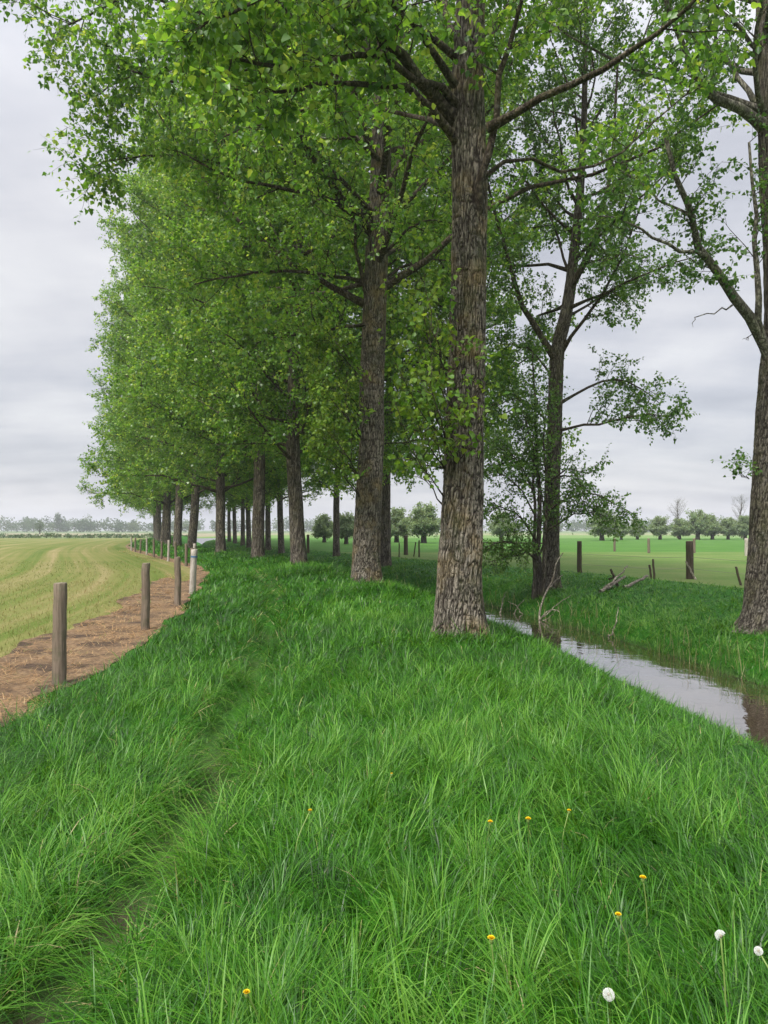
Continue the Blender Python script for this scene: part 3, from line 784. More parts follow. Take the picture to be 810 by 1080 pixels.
# --- T2
T2 = [(386, 612, 19), (387, 570, 19), (391, 480, 19), (393, 390, 19), (396, 300, 19), (400, 210, 19), (404, 100, 19), (407, -30, 19), (410, -200, 19), (412, -440, 19.2)]
t2_limbs = [
    (.09, 1.0, .35, [(404, 205, 18.9), (425, 165, 18.6), (445, 130, 18.3), (455, 95, 18), (470, 30, 17.6)]),
    (.06, 1.0, .3, [(392, 330, 18.9), (378, 280, 18.6), (372, 240, 18.2), (355, 190, 17.6), (330, 150, 17)]),
    (.07, 1.1, .25, [(393, 250, 18.9), (360, 215, 18.2), (310, 200, 17.2), (250, 190, 16.4), (190, 160, 15.8)]),
    (.06, 1.1, .25, [(397, 230, 18.9), (340, 170, 17.6), (270, 110, 16.2), (190, 90, 15), (120, 70, 14.4)]),
    (.06, 1.1, .2, [(393, 300, 19), (350, 290, 18.4), (300, 285, 17.8), (250, 290, 17.4), (205, 300, 17)]),
    (.05, .9, .3, [(402, 170, 18.8), (330, 110, 17.2), (240, 70, 16), (165, 75, 15.4), (125, 90, 15.1), (105, 100, 15)]),
    (.05, .9, .3, [(404, 120, 18.8), (310, 50, 17), (200, 10, 15.8), (140, -5, 15.3), (95, 15, 15), (62, 30, 14.9)]),
    (.05, 1.2, .3, [(398, 230, 18.9), (320, 200, 18), (230, 170, 17.2), (150, 165, 16.6), (98, 185, 16.4)]),
    (.05, 1.0, .2, [(393, 340, 19), (350, 350, 18.6), (310, 352, 18.2), (270, 362, 17.8)]),
    (.05, 1.0, .3, [(396, 280, 18.9), (420, 250, 18.2), (440, 235, 17.4), (462, 232, 16.8)]),
    (.05, .9, .3, [(399, 300, 19.2), (430, 280, 20), (460, 275, 21), (520, 270, 22)]),
]
t2, rng2, org2, p2, r2 = near_poplar('poplar_tree', 'second poplar from the front along the footpath, dark furrowed trunk flaring at the foot', 'tree', ROW1, T2,
    [.385, .35, .325, .315, .30, .28, .24, .19, .12, .04], t2_limbs, 19, 'bark', 'leaf_poplar',
    dict(n=44, z0=7.4, z1=25, Rmax=7.2, pitch=(22, 62)), dict(sec=15, sec_len=1.8, twig=9, twig_len=.65, leaves=13, size=.105, start=.2, sec_r=.018, droop=.05), 1.0, 240, 640)
stems = []
for k in range(13):
    y0 = rng2.uniform(380, 540); a = rng2.uniform(.2, 1); yy = 18.9 - 1.6 * rng2.random()
    stems.append(([(380, y0, 18.8), (374 - 10 * a, y0 - 18, yy), (370 - 26 * a, y0 - 40, yy), (368 - 44 * a, y0 - 60 + 30 * rng2.random(), yy)], .018))
sprouts(t2, org2, rng2, stems, size=.09, sec=5, sec_len=.8, twig=5, leaves=7)

# --- R1, right edge
R1 = [(806, 662, 15), (807, 600, 15), (810, 520, 15), (814, 440, 15), (818, 390, 15), (821, 330, 15), (819, 260, 15), (814, 180, 15), (810, 100, 15), (807, 0, 15), (805, -160, 15), (804, -480, 15.2)]
r1_limbs = [
    (.13, .9, .42, [(817, 385, 15), (806, 358, 14.9), (790, 330, 14.6), (768, 302, 14.2), (745, 270, 13.9), (732, 232, 13.6), (716, 190, 13.3), (702, 145, 13)]),
    (.085, .6, .45, [(812, 375, 15), (802, 345, 14.7), (797, 310, 14.5), (796, 260, 14.3), (799, 215, 14.2), (790, 150, 14)]),
    (.12, .9, .35, [(808, 135, 15), (790, 122, 14.7), (765, 108, 14.3), (742, 95, 14), (728, 60, 13.8), (712, 30, 13.6), (690, -40, 13.4)]),
    (.07, .8, .3, [(806, 115, 15), (780, 88, 15.6), (757, 45, 16.2), (735, -10, 17)]),
    (.06, .8, .3, [(806, 120, 14.9), (797, 60, 14.2), (805, 0, 13.6), (800, -60, 13)]),
    (.04, .6, .5, [(745, 270, 13.9), (720, 262, 13.6), (690, 250, 13.4), (660, 235, 13.2), (630, 228, 13)]),
    (.03, .6, .4, [(732, 232, 13.6), (700, 215, 13.9), (670, 190, 14.2), (640, 165, 14.5)]),
    (.016, .0, .9, [(772, 322, 14.2), (755, 328, 13.9), (734, 333, 13.7), (731, 345, 13.7)]),
    (.014, .0, .9, [(804, 352, 14.9), (790, 354, 14.8), (783, 358, 14.7)]),
    (.05, .9, .25, [(808, 60, 15), (770, 20, 14.4), (730, -20, 13.8), (680, -50, 13)]),
]
rt1, rngR1, orgR1, pR1, rR1 = near_poplar('poplar_tree', 'poplar on the far bank cut by the right edge, pale forked limbs and splayed roots', 'tree', ROW2, R1,
    [.40, .335, .315, .30, .29, .275, .25, .24, .22, .17, .12, .03], r1_limbs, 31, 'bark_dark', 'leaf_grey',
    dict(n=24, z0=10, z1=21, Rmax=5.4), dict(sec=12, sec_len=1.35, twig=8, twig_len=.5, leaves=12, size=.085, start=.25, sec_r=.015, droop=.05), 1.15, 180, 420, .75, 'limb_pale', tint=.5, relief=.017)
stems = [([(790, 505, 14.6), (784, 503, 14.4), (779, 500 - 6 * k, 14.3)], .008) for k in range(3)]
sprouts(rt1, orgR1, rngR1, stems, 'leaf_grey', .07, 4)

# --- R2, mid right
R2 = [(580, 622, 24.5), (581, 580, 24.5), (583, 500, 24.5), (586, 420, 24.5), (588, 370, 24.5), (596, 335, 24.5), (602, 300, 24.5), (606, 260, 24.5), (612, 200, 24.5), (616, 120, 24.5), (618, 20, 24.5), (620, -150, 22)]
r2_limbs = [
    (.12, 1.0, .3, [(587, 380, 24.4), (570, 352, 24.2), (556, 330, 24.0), (545, 300, 23.7), (532, 262, 23.5), (520, 215, 23.2), (510, 170, 23.0)]),
    (.12, 1.0, .25, [(601, 310, 24.5), (612, 285, 24.3), (625, 255, 24.0), (640, 205, 23.7), (648, 140, 23.5), (652, 60, 23.3)]),
    (.07, 1.0, .25, [(592, 372, 24.5), (610, 345, 24.1), (627, 320, 23.7), (645, 295, 23.3), (660, 260, 22.9), (676, 215, 22.5)]),
    (.05, 1.4, .25, [(590, 454, 24.4), (608, 449, 24.0), (635, 448, 23.5), (660, 440, 23.1), (690, 438, 22.8), (712, 440, 22.5)]),
    (.05, 1.2, .25, [(591, 425, 24.4), (620, 410, 24.3), (650, 400, 24.4), (675, 410, 24.5), (695, 425, 24.5)]),
    (.03, .15, .4, [(590, 503, 24.4), (602, 502, 24.2), (612, 500, 24.0), (622, 499, 23.9)]),
    (.045, 1.1, .25, [(584, 400, 24.5), (565, 375, 24.9), (545, 365, 25.3), (525, 362, 25.5)]),
    (.04, 1.0, .25, [(583, 450, 24.5), (560, 430, 24.3), (540, 420, 24.1), (522, 430, 23.9)]),
    (.05, 1.2, .2, [(601, 290, 24.6), (585, 240, 25.3), (570, 190, 25.9), (560, 120, 26.5)]),
    (.05, 1.1, .2, [(596, 335, 24.6), (630, 315, 25.3), (665, 300, 25.9), (690, 290, 26.5)]),
]
rt2, rngR2, orgR2, pR2, rR2 = near_poplar('poplar_tree', 'airy poplar on the far bank with a dark straight stem rising from the water edge', 'tree', ROW2, R2,
    [.34, .275, .25, .24, .23, .205, .185, .16, .13, .10, .07, .02], r2_limbs, 43, 'bark_dark', 'leaf_grey',
    dict(n=30, z0=9.0, z1=20.5, Rmax=5.0), dict(sec=12, sec_len=1.35, twig=8, twig_len=.5, leaves=12, size=.095, start=.25, sec_r=.016, droop=.05), 1.35, 140, 300, .5, tint=.55, relief=.016)

# --- multi-stemmed alder at the water's edge
def alder():
    rng = np.random.default_rng(77)
    b = at(567, 622, 23.4); z = zat(b[0], b[1]); org = np.array([b[0], b[1], z])
    root = empty('alder_tree', tuple(org), 'small dark alder with several crooked stems beside the far bank water', 'tree')
    stems_px = [
        (.10, [(567, 622, 23.4), (568, 580, 23.4), (570, 530, 23.4), (566, 470, 23.3), (565, 420, 23.2), (560, 370, 23.0)]),
        (.075, [(563, 624, 23.3), (565, 575, 23.3), (564, 520, 23.2), (561, 470, 23.0), (552, 430, 22.8)]),
        (.07, [(573, 624, 23.2), (575, 580, 23.2), (577, 520, 23.1), (574, 460, 23.0), (580, 400, 22.9)]),
        (.05, [(570, 624, 23.6), (572, 590, 23.7), (573, 540, 23.9), (570, 490, 24.0)]),
    ]
    low = [
        (.035, [(565, 590, 23.3), (545, 575, 22.9), (525, 572, 22.5), (500, 582, 22.2)]),
        (.03, [(565, 570, 23.3), (548, 545, 22.9), (530, 535, 22.6), (512, 540, 22.4)]),
        (.03, [(565, 545, 23.2), (548, 515, 22.9), (528, 500, 22.6), (508, 505, 22.4)]),
        (.025, [(563, 520, 23.2), (548, 490, 23.0), (532, 472, 22.8), (515, 470, 22.6)]),
        (.025, [(565, 500, 23.2), (555, 465, 23.4), (545, 440, 23.6)]),
        (.03, [(570, 575, 23.3), (555, 583, 23.0), (538, 588, 22.8), (515, 592, 22.4)]),
        (.035, [(577, 540, 23.2), (600, 525, 22.8), (622, 520, 22.4), (645, 528, 22.0), (672, 545, 21.6)]),
        (.03, [(576, 560, 23.2), (600, 545, 22.7), (625, 540, 22.3), (650, 550, 22.0)]),
        (.03, [(577, 510, 23.1), (598, 495, 22.8), (612, 505, 22.6), (614, 540, 22.4)]),
    ]
    g = Geo(); L = []
    for r, pts in stems_px:
        q = px_limb(pts, 12)
        q[0, 2] = zat(q[0, 0], q[0, 1]) - .1
        q[1:] += rng.normal(0, .03, (11, 3))
        limb_geo(g, [(q, r, 1)], rng, 10, 0, .2); L.append((q[5:], .9))
    g.build('trunk', [M['bark_grey']], root, True, org)
    c = Geo()
    for r, pts in low:
        q = px_limb(pts, 8); q[1:] += rng.normal(0, .03, (7, 3))
        b_ = Geo(); limb_geo(b_, [(q, r, 1)], rng, 6, 0, .3); b_.build('branch', [M['limb']], root, True, org)
        L.append((q, .9))
    foliage(L, rng, c, 26, .8, 6, .38, 8, .075, .12, .012, .08, .62)
    c.build('crown', [M['limb'], M['leaf_grey']], root, False, org)
alder()

# --- pollard willows across the meadow
def make_willow(label, group, loc, seed, H=5.0):
    rng = np.random.default_rng(seed)
    root = empty('pollard_willow', loc, label, 'tree', group)
    pts = np.array([[0, 0, -.1], [.03, 0, .5], [-.02, .03, .9], [0, 0, 1.2], [0, 0, 1.4]])
    V, Q, p, r = trunk_mesh(pts, [.26, .24, .25, .36, .12], 14, 26, rng, .3, .3, .06)
    g = Geo(); g.add(V, Q, 0); limbs = []
    for k in range(42):
        a = rng.uniform(0, 6.28); e = math.radians(rng.uniform(-12, 88)); L = (H - 1.3) * rng.uniform(.6, 1.05) * (.62 + .38 * math.sin(e))
        d = np.array([math.cos(a) * math.cos(e), math.sin(a) * math.cos(e), math.sin(e)]); q = [np.array([0, 0, 1.25])]
        for j in range(4):
            d = norm(d + rng.normal(0, .08, 3)); q.append(q[-1] + d * L / 4)
        limbs.append((np.array(q), .03, L))
    limb_geo(g, limbs, rng, 4, 0)
    g.build('trunk', [M['bark_grey']], root, True)
    c = Geo(); foliage([(l[0], .7) for l in limbs], rng, c, 11, .6, 5, .4, 8, .17, .15, .012, 0, .5)
    c.build('crown', [M['limb'], M['leaf_willow']], root)
    return root
WG = 'pollard willows across the meadow'
w1 = make_willow('small round pollard willow left of the slim poplar stem', WG, P0(*row_pos(342, 100)), 61, 3.7)
w2 = make_willow('pollard willow with a clear stem between the slim poplar and second big trunk', WG, P0(*row_pos(365, 88)), 62, 3.7)
wl = [(418, 100, 1.0, 'rounded pollard willow just right of the slim stem behind the second trunk'),
      (447, 95, 1.12, 'bushy pollard willow half hidden by the nearest big trunk'),
      (635, 118, 1.1, 'tall bright green willow just right of the airy poplar'),
      (655, 128, .74, 'low willow right of the tall bright one'),
      (672, 131, .78, 'willow between the low one and the round grey green one'),
      (696, 130, .9, 'round grey green pollard willow standing clear in the row'),
      (717, 132, .8, 'willow with a bare tree rising behind it, left of the thick fence post'),
      (736, 128, 1.12, 'tallest feathery willow behind the thick fence post'),
      (751, 131, .92, 'dense willow just right of the tallest feathery one'),
      (768, 130, .85, 'rounded willow second from the right edge of the row'),
      (786, 129, .9, 'willow right against the trunk at the right edge'),
      (529, 112, 1.0, 'small willow seen between the big trunk and the alder')]
for k, (px, Y, s, lab) in enumerate(wl):
    copy_thing([w1, w2][k % 2], P0(*row_pos(px, Y)), RR.uniform(0, 6), (s * 1.3, s * 1.3, s * 1.22), lab, WG)

def bare_tree(label, loc, seed, H):
    rng = np.random.default_rng(seed); root = empty('bare_tree', loc, label, 'tree')
    pts = np.stack([rng.normal(0, .1, 5), rng.normal(0, .1, 5), np.linspace(-.1, H, 5)], -1)
    V, Q, p, r = trunk_mesh(pts, [.18, .15, .12, .07, .02], 8, 24, rng)
    g = Geo(); g.add(V, Q, 0); limbs = auto_limbs(p, r, rng, 22, 1.8, H * .95, 2.6, (35, 70))
    limb_geo(g, limbs, rng, 4, 0); g.build('trunk', [M['limb']], root)
    c = Geo(); foliage([(l[0], 1) for l in limbs], rng, c, 7, 1.1, 4, .5, 1, .06, .15, .016, -.1, .5); c.build('crown', [M['limb'], M['leaf_willow']], root)
bare_tree('nearly leafless thin tree behind the willows, left of the thick post', P0(*row_pos(715, 150)), 5, 7.5)
bare_tree('nearly leafless thin tree behind the willows close to the right trunk', P0(*row_pos(782, 150)), 6, 8.2)

# --- far woods: one mass of leaf clumps
def far_wood(name, label, xs, ys, hs, ws, seed, leafn=260, size=.9):
    rng = np.random.default_rng(seed); g = Geo()
    for x, y, h, w in zip(xs, ys, hs, ws):
        n = int(leafn)
        d = norm(rng.standard_normal((n, 3))); rr = rng.random(n) ** .4
        lump = 1 + .25 * np.sin(d[:, 0] * 5 + x) + .2 * np.sin(d[:, 2] * 7 + y)
        C = np.stack([x + d[:, 0] * w * rr * lump, y + d[:, 1] * w * rr, h * .52 + d[:, 2] * h * .5 * rr * lump], -1)
        leaf_quads(C, rng.standard_normal((n, 3)), rng.standard_normal((n, 3)) + np.array([0, 0, .6]), size * rng.uniform(.6, 1.5, n), rng, g, 0, np.clip(rng.normal(.45, .2, n) + rng.normal(0, .2), 0, 1))
    tag(g.build(name, [M['leaf_far']]), label, 'woods', kind='stuff')
rw = np.random.default_rng(8)
xs = np.arange(-560, -130, 5.0); n = len(xs)
far_wood('far_woodland', 'bluish line of distant trees beyond the mown field at left', xs + rw.normal(0, 2, n), 560 + rw.uniform(-40, 40, n), 5 + 6.5 * fbm(xs * .02, xs * 0 + 2, 3) + rw.uniform(-1.5, 2.5, n), rw.uniform(4, 8, n), 1, 420, 1.0)
xs = np.arange(-130, 760, 6.0); n = len(xs)
far_wood('far_tree_belt', 'pale distant tree belt on the horizon behind the willows', xs + rw.normal(0, 2, n), 620 + rw.uniform(-40, 40, n), 7 + 6.5 * fbm(xs * .015, xs * 0 + 5, 3) + rw.uniform(-1, 2, n), rw.uniform(4, 8, n), 2, 260, 1.2)
xs = np.arange(-150, 6, 2.2); n = len(xs)
far_wood('far_hedge', 'low green hedge along the far end of the mown field', np.linspace(-190, -42, n), 156 + rw.uniform(-1, 1, n), rw.uniform(.5, 1.2, n), rw.uniform(1.0, 2.2, n), 3, 160, .28)
def lone_tree(label, px, Y, H, W, seed):
    rng = np.random.default_rng(seed); x, y = row_pos(px, Y); root = empty('distant_tree', (x, y, 0), label, 'tree')
    V, Q, p, r = trunk_mesh(np.array([[0, 0, -.1], [0, 0, H * .4], [0, 0, H * .9]]), [.25, .18, .04], 8, 12, rng)
    mesh_obj('trunk', V, Q, M['limb'], root, {'tint': np.full(len(V), .5)})
    g = Geo(); n = 700; d = norm(rng.standard_normal((n, 3))); rr = rng.random(n) ** .45
    C = np.stack([d[:, 0] * W * rr, d[:, 1] * W * rr, H * .58 + d[:, 2] * H * .42 * rr], -1)
    leaf_quads(C, rng.standard_normal((n, 3)), rng.standard_normal((n, 3)) + np.array([0, 0, .6]), .055 * H * rng.uniform(.6, 1.5, n), rng, g, 0, np.clip(rng.normal(.4, .2, n), 0, 1))
    g.build('crown', [M['leaf_far']], root)
lone_tree('tall narrow pointed tree on the skyline left of the avenue', 61, 540, 15, 2.6, 1)
lone_tree('small dark tree standing alone in front of the distant woods', 42, 300, 5.6, 1.9, 2)
lone_tree('round broad tree on the skyline left of the pointed one', 35, 520, 10.5, 5.5, 3)
lone_tree('broad crowned tree on the skyline right of the pointed one', 78, 530, 10.5, 6, 4)

# ------------------------------------------------------------------ posts and fences
def make_post(name, label, cat, group, loc, h, r, mat, seed, lean=(0, 0), band=None, sides=14, square=False, parent=None):
    rng = np.random.default_rng(seed)
    k = np.linspace(0, 1, 9)
    pts = np.stack([lean[0] * k, lean[1] * k, -.15 + (h + .15) * k], -1)
    pts[1:-1, :2] += rng.normal(0, .004, (7, 2))
    ang = np.arange(sides) / sides * 2 * math.pi
    prof = r * (1 + .05 * np.sin(2 * ang + rng.uniform(0, 6)) + .03 * np.sin(5 * ang + rng.uniform(0, 6)))
    rows = []
    for j, p in enumerate(pts):
        f = 1.06 - .08 * k[j] + rng.normal(0, .008)
        rows.append(np.stack([p[0] + prof * f * np.cos(ang), p[1] + prof * f * np.sin(ang), np.full(sides, p[2])], -1))
    top = rows[-1].copy(); top[:, 2] += .012; c = pts[-1] + np.array([0, 0, .012]); top = c + (top - c) * np.array([.90, .90, 1]); top[:, 2] += .05 * r * np.sin(ang + 1)
    mid = c + (top - c) * np.array([.45, .45, 1]); ctr = c + (top - c) * np.array([.03, .03, .3])
    rows += [top, mid, ctr]
    V = np.concatenate(rows); nr = len(rows)
    i = np.arange(nr - 1)[:, None] * sides; j = np.arange(sides)[None]; j2 = (j + 1) % sides
    Q = np.stack([i + j, i + j2, i + sides + j2, i + sides + j], -1).reshape(-1, 4)
    idx = (np.repeat(np.arange(nr - 1), sides) >= nr - 3).astype(int)
    if band is None:
        o = mesh_obj(name, V, Q, [mat, M['post_grain']], parent, None, True, idx)
        o.location = loc
        return tag(o, label, cat, group) if parent is None else o
    root = empty(name, loc, label, cat, group)
    mesh_obj('shaft', V, Q, [mat, M['post_grain']], root, None, True, idx)
    z0, z1 = band; q = np.array([[lean[0] * z / h, lean[1] * z / h, z] for z in (z0, (z0 + z1) / 2, z1)])
    V2, Q2 = tubes(q[None], np.full((1, 3), r * 1.06), 14, cap=False)
    mesh_obj('painted_band', V2, Q2, M['blue_paint'], root, None, True)
    return root

FG = 'wooden posts along the bare strip'
def fx(y): return float(rowx(np.array([y]))[0] + fence_u(np.array([y]))[0])
pp = [(64, 8.05, 1.10, .072, 'post', (.0, .0), 'nearest weathered post, thick and dark with a flat sawn top'),
      (154, 12.4, 1.12, .072, 'post', (.0, .01), 'second nearest post, upright and split down its face'),
      (188, 16.3, 1.08, .07, 'post', (-.02, 0), 'third nearest post, grey with a pale cut top'),
      (203, 19.3, 1.16, .085, 'post_pale', (.05, 0), 'pale whitish post with a blue painted band, leaning slightly right')]
for k, (px, Y, h, r, m, ln, lab) in enumerate(pp):
    x = at(px, 600, Y)[0]
    make_post('fence_post', lab, 'post', FG, (x, Y, zat(x, Y)), h, r, M[m], 300 + k, ln, (.955, 1.0) if k == 3 else None)
ys = [24.0, 28.5, 33.0, 36.2, 39.0, 42.0, 45.2, 48.6, 52.2, 55.6, 59.0]
for k, y in enumerate(ys):
    x = fx(y); make_post('fence_post', '%s post from the front along the bare strip' % ord_[k + 5] if k < 9 else ('second last far post where the strip bends away' if k == 9 else 'farthest post at the bend of the bare strip'), 'post', FG,
                         (x, y, zat(x, y)), 1.08 + .06 * math.sin(k * 2.1), .065, M['post_pale' if k % 3 == 1 else 'post'], 320 + k, (.03 * math.sin(k * 1.7), 0))
yy = np.concatenate([ys, [63]]); wire_pts = [np.stack([[fx(y) for y in yy], yy, [zat(fx(y), y) + h for y in yy]], -1) for h in (.45, .95)]
# far bank posts
PG = 'posts on the far bank'
def px_post(px, Y, toppy, r, m, lab, seed, lean=(0, 0), grp=PG, name='fence_post'):
    x = at(px, 560, Y)[0]; z = zat(x, Y); h = at(px, toppy, Y)[2] - z
    return make_post(name, lab, 'post', grp, (x, Y, z), h, r, M[m], seed, lean)
px_post(727, 25.5, 571, .125, 'post_dark', 'thick dark fence post standing alone in the pasture edge', 401)
px_post(611, 29, 571, .09, 'post_dark', 'dark post standing beside the airy poplar', 402)
px_post(648, 58, 568, .085, 'post', 'thin far post below the low willow', 403)
px_post(684, 54, 568, .10, 'post', 'far post below the round grey green willow', 404)
px_post(732, 54, 568, .09, 'post', 'far post just behind the thick dark post', 405)
px_post(787, 48, 568, .11, 'post_pale', 'pale far post touching the right trunk', 406)
px_post(428, 50, 565, .14, 'post_dark', 'dark stout post seen between the two big trunks', 407)
px_post(421, 46, 573, .04, 'post_dark', 'thin short stake left of the stout post between the trunks', 408)
px_post(436, 47, 572, .04, 'post_dark', 'thin leaning stake right of the stout post between the trunks', 409, (.15, 0))
px_post(442, 46, 570, .05, 'post_dark', 'thin stake closest to the nearest big trunk', 410)
px_post(325, 56, 564, .10, 'post_dark', 'dark post just right of the third poplar', 411)
px_post(687, 25.5, 596, .035, 'post_dark', 'short broken stake, left one of a leaning pair', 412, (-.08, 0))
px_post(690, 25.3, 590, .035, 'post_dark', 'taller broken stake, right one of a leaning pair', 413, (-.05, 0))
px_post(782, 22.5, 598, .035, 'post_dark', 'thin dark stake leaning left near the right trunk', 414, (-.18, 0))

def tube_thing(name, label, cat, lines, mat, group=None, sides=7, ground=True, kind=None):
    """lines: (r0, r1, [(px,py,Y)...])"""
    g = Geo(); rng = np.random.default_rng(abs(hash(label)) % 1000 if False else len(label) * 7)
    first = None
    for r0, r1, pts in lines:
        q = px_limb(pts, 10); q[1:-1] += rng.normal(0, .012, (8, 3))
        if first is None: first = q[0].copy()
        V, Q = tubes(q[None], np.linspace(r0, r1, 10)[None], 8); g.add(V, Q, 0)
    o = g.build(name, [M[mat]], None, True, first); o.location = tuple(first)
    return tag(o, label, cat, group)
def gz(px, Y): x = at(px, 560, Y)[0]; return zat(x, Y)
def pz(px, Y, h):          # pixel row of a point h metres above the land at px, Y
    z = gz(px, Y) + h; return 559 + (CAM_Z - z) / Y * F
tube_thing('brace_stake', 'slanted pale brace propped against the thick dark post', 'stake', [(.035, .03, [(734, pz(734, 25.1, -.03), 25.1), (729, pz(729, 25.2, .3), 25.25), (723, pz(723, 25.3, .62), 25.35)])], 'dead_wood')
tube_thing('fallen_branch', 'pale fallen branch with a forked end lying on the far bank', 'branch', [
    (.06, .04, [(633, pz(633, 22, .03), 22), (645, pz(645, 22.5, .12), 22.5), (659, pz(659, 23, .28), 23)]),
    (.035, .02, [(636, pz(636, 22.2, .06), 22.2), (650, pz(650, 22.6, .3), 22.6), (662, pz(662, 23.2, .62), 23.2)])], 'dead_wood')
tube_thing('fallen_branch', 'dark stub standing up from the fallen branch', 'branch', [(.05, .035, [(651, pz(651, 22.8, .02), 22.8), (648, pz(648, 22.8, .3), 22.8), (644, pz(644, 22.8, .58), 22.8)]), (.03, .02, [(642, pz(642, 22.8, .28), 22.8), (650, pz(650, 22.7, .34), 22.8)])], 'limb')
tube_thing('fallen_branch', 'single pale log lying beside the pair of stakes', 'branch', [(.05, .04, [(658, pz(658, 22.3, .04), 22.3), (670, pz(670, 23, .1), 23), (683, pz(683, 23.8, .22), 23.8)])], 'dead_wood')
W = WATER_Z
def pw(Y, h): return 559 + (CAM_Z - W - h) / Y * F
tube_thing('dead_branch', 'bleached dead branch rising crookedly out of the ditch by the alder', 'branch', [
    (.03, .014, [(569, pw(21.3, -.05), 21.3), (570, 640, 21.4), (577, 622, 21.5), (584, 610, 21.5), (586, 594, 21.5), (594, 583, 21.5)]),
    (.02, .01, [(577, 622, 21.5), (587, 612, 21.6), (594, 606, 21.7)]),
    (.022, .01, [(568, pw(21.2, -.05), 21.2), (580, 644, 21.3), (592, 634, 21.4), (602, 628, 21.5)]),
    (.02, .01, [(567, pw(21.2, -.05), 21.2), (574, 648, 21.1), (585, 643, 21.0), (594, 648, 20.9), (602, 660, 20.8)]),
    (.018, .008, [(571, pw(21.1, -.05), 21.1), (580, 650, 21.1), (590, 640, 21.2)])], 'dead_wood')
tube_thing('dead_branch', 'thin pale stick slanting out of the far bank edge', 'branch', [(.022, .009, [(641, pw(17.6, .05), 17.6), (646, 668, 17.7), (650, 655, 17.8), (652, 640, 17.9)]), (.01, .006, [(641, pw(17.6, .02), 17.6), (652, 680, 17.5)])], 'dead_wood')
tube_thing('dead_branch', 'small grey twigs sticking from the water below the alder', 'branch', [
    (.02, .01, [(527, pw(22.9, -.05), 22.9), (530, 636, 23.0), (534, 624, 23.1)]),
    (.016, .008, [(541, pw(22.7, -.05), 22.7), (546, 640, 22.8), (553, 632, 22.9)]),
    (.016, .008, [(552, pw(22.6, -.05), 22.6), (545, 640, 22.7), (536, 634, 22.7)])], 'dead_wood')

# plank rail fence behind the alder
def rail_fence():
    Y = 42; x0 = at(529, 560, Y)[0]; z = zat(x0, Y); root = empty('rail_fence', (x0, Y, z), 'weathered post and rail fence glimpsed behind the alder branches', 'fence')
    for dx in (0, 2.6, -2.4): make_post('post', None, None, None, (dx, .3 * abs(dx), 0), 1.25, .10, M['post_dark'], 440 + int(dx * 3), parent=root)
    for h in (.55, .95):
        V, Q = tubes(np.array([[[-2.6, .75, h], [0, -.08, h + .02], [2.8, .75, h - .03]]]), np.full((1, 3), .05), 6); mesh_obj('rail', V, Q, M['post_dark'], root, None, True)
rail_fence()
def wire(label, pts, group, r=.004):
    pts = np.asarray(pts); q = spline(pts, len(pts) * 4); V, Q = tubes(q[None], np.full((1, len(q)), r), 4)
    tag(mesh_obj('fence_wire', V - q[0], Q, M['wire'], None, None, True), label, 'wire', group).location = tuple(q[0])
xa = [at(px, 560, Y)[:2] for px, Y in ((611, 29), (690, 25.4), (727, 25.5), (782, 22.5), (850, 21))]
for h, nm in ((.35, 'lower'), (.75, 'upper')):
    wire('%s slack wire between the stakes of the far bank fence' % nm, [[a[0], a[1], zat(*a) + h] for a in xa], 'fence wires', .0045)

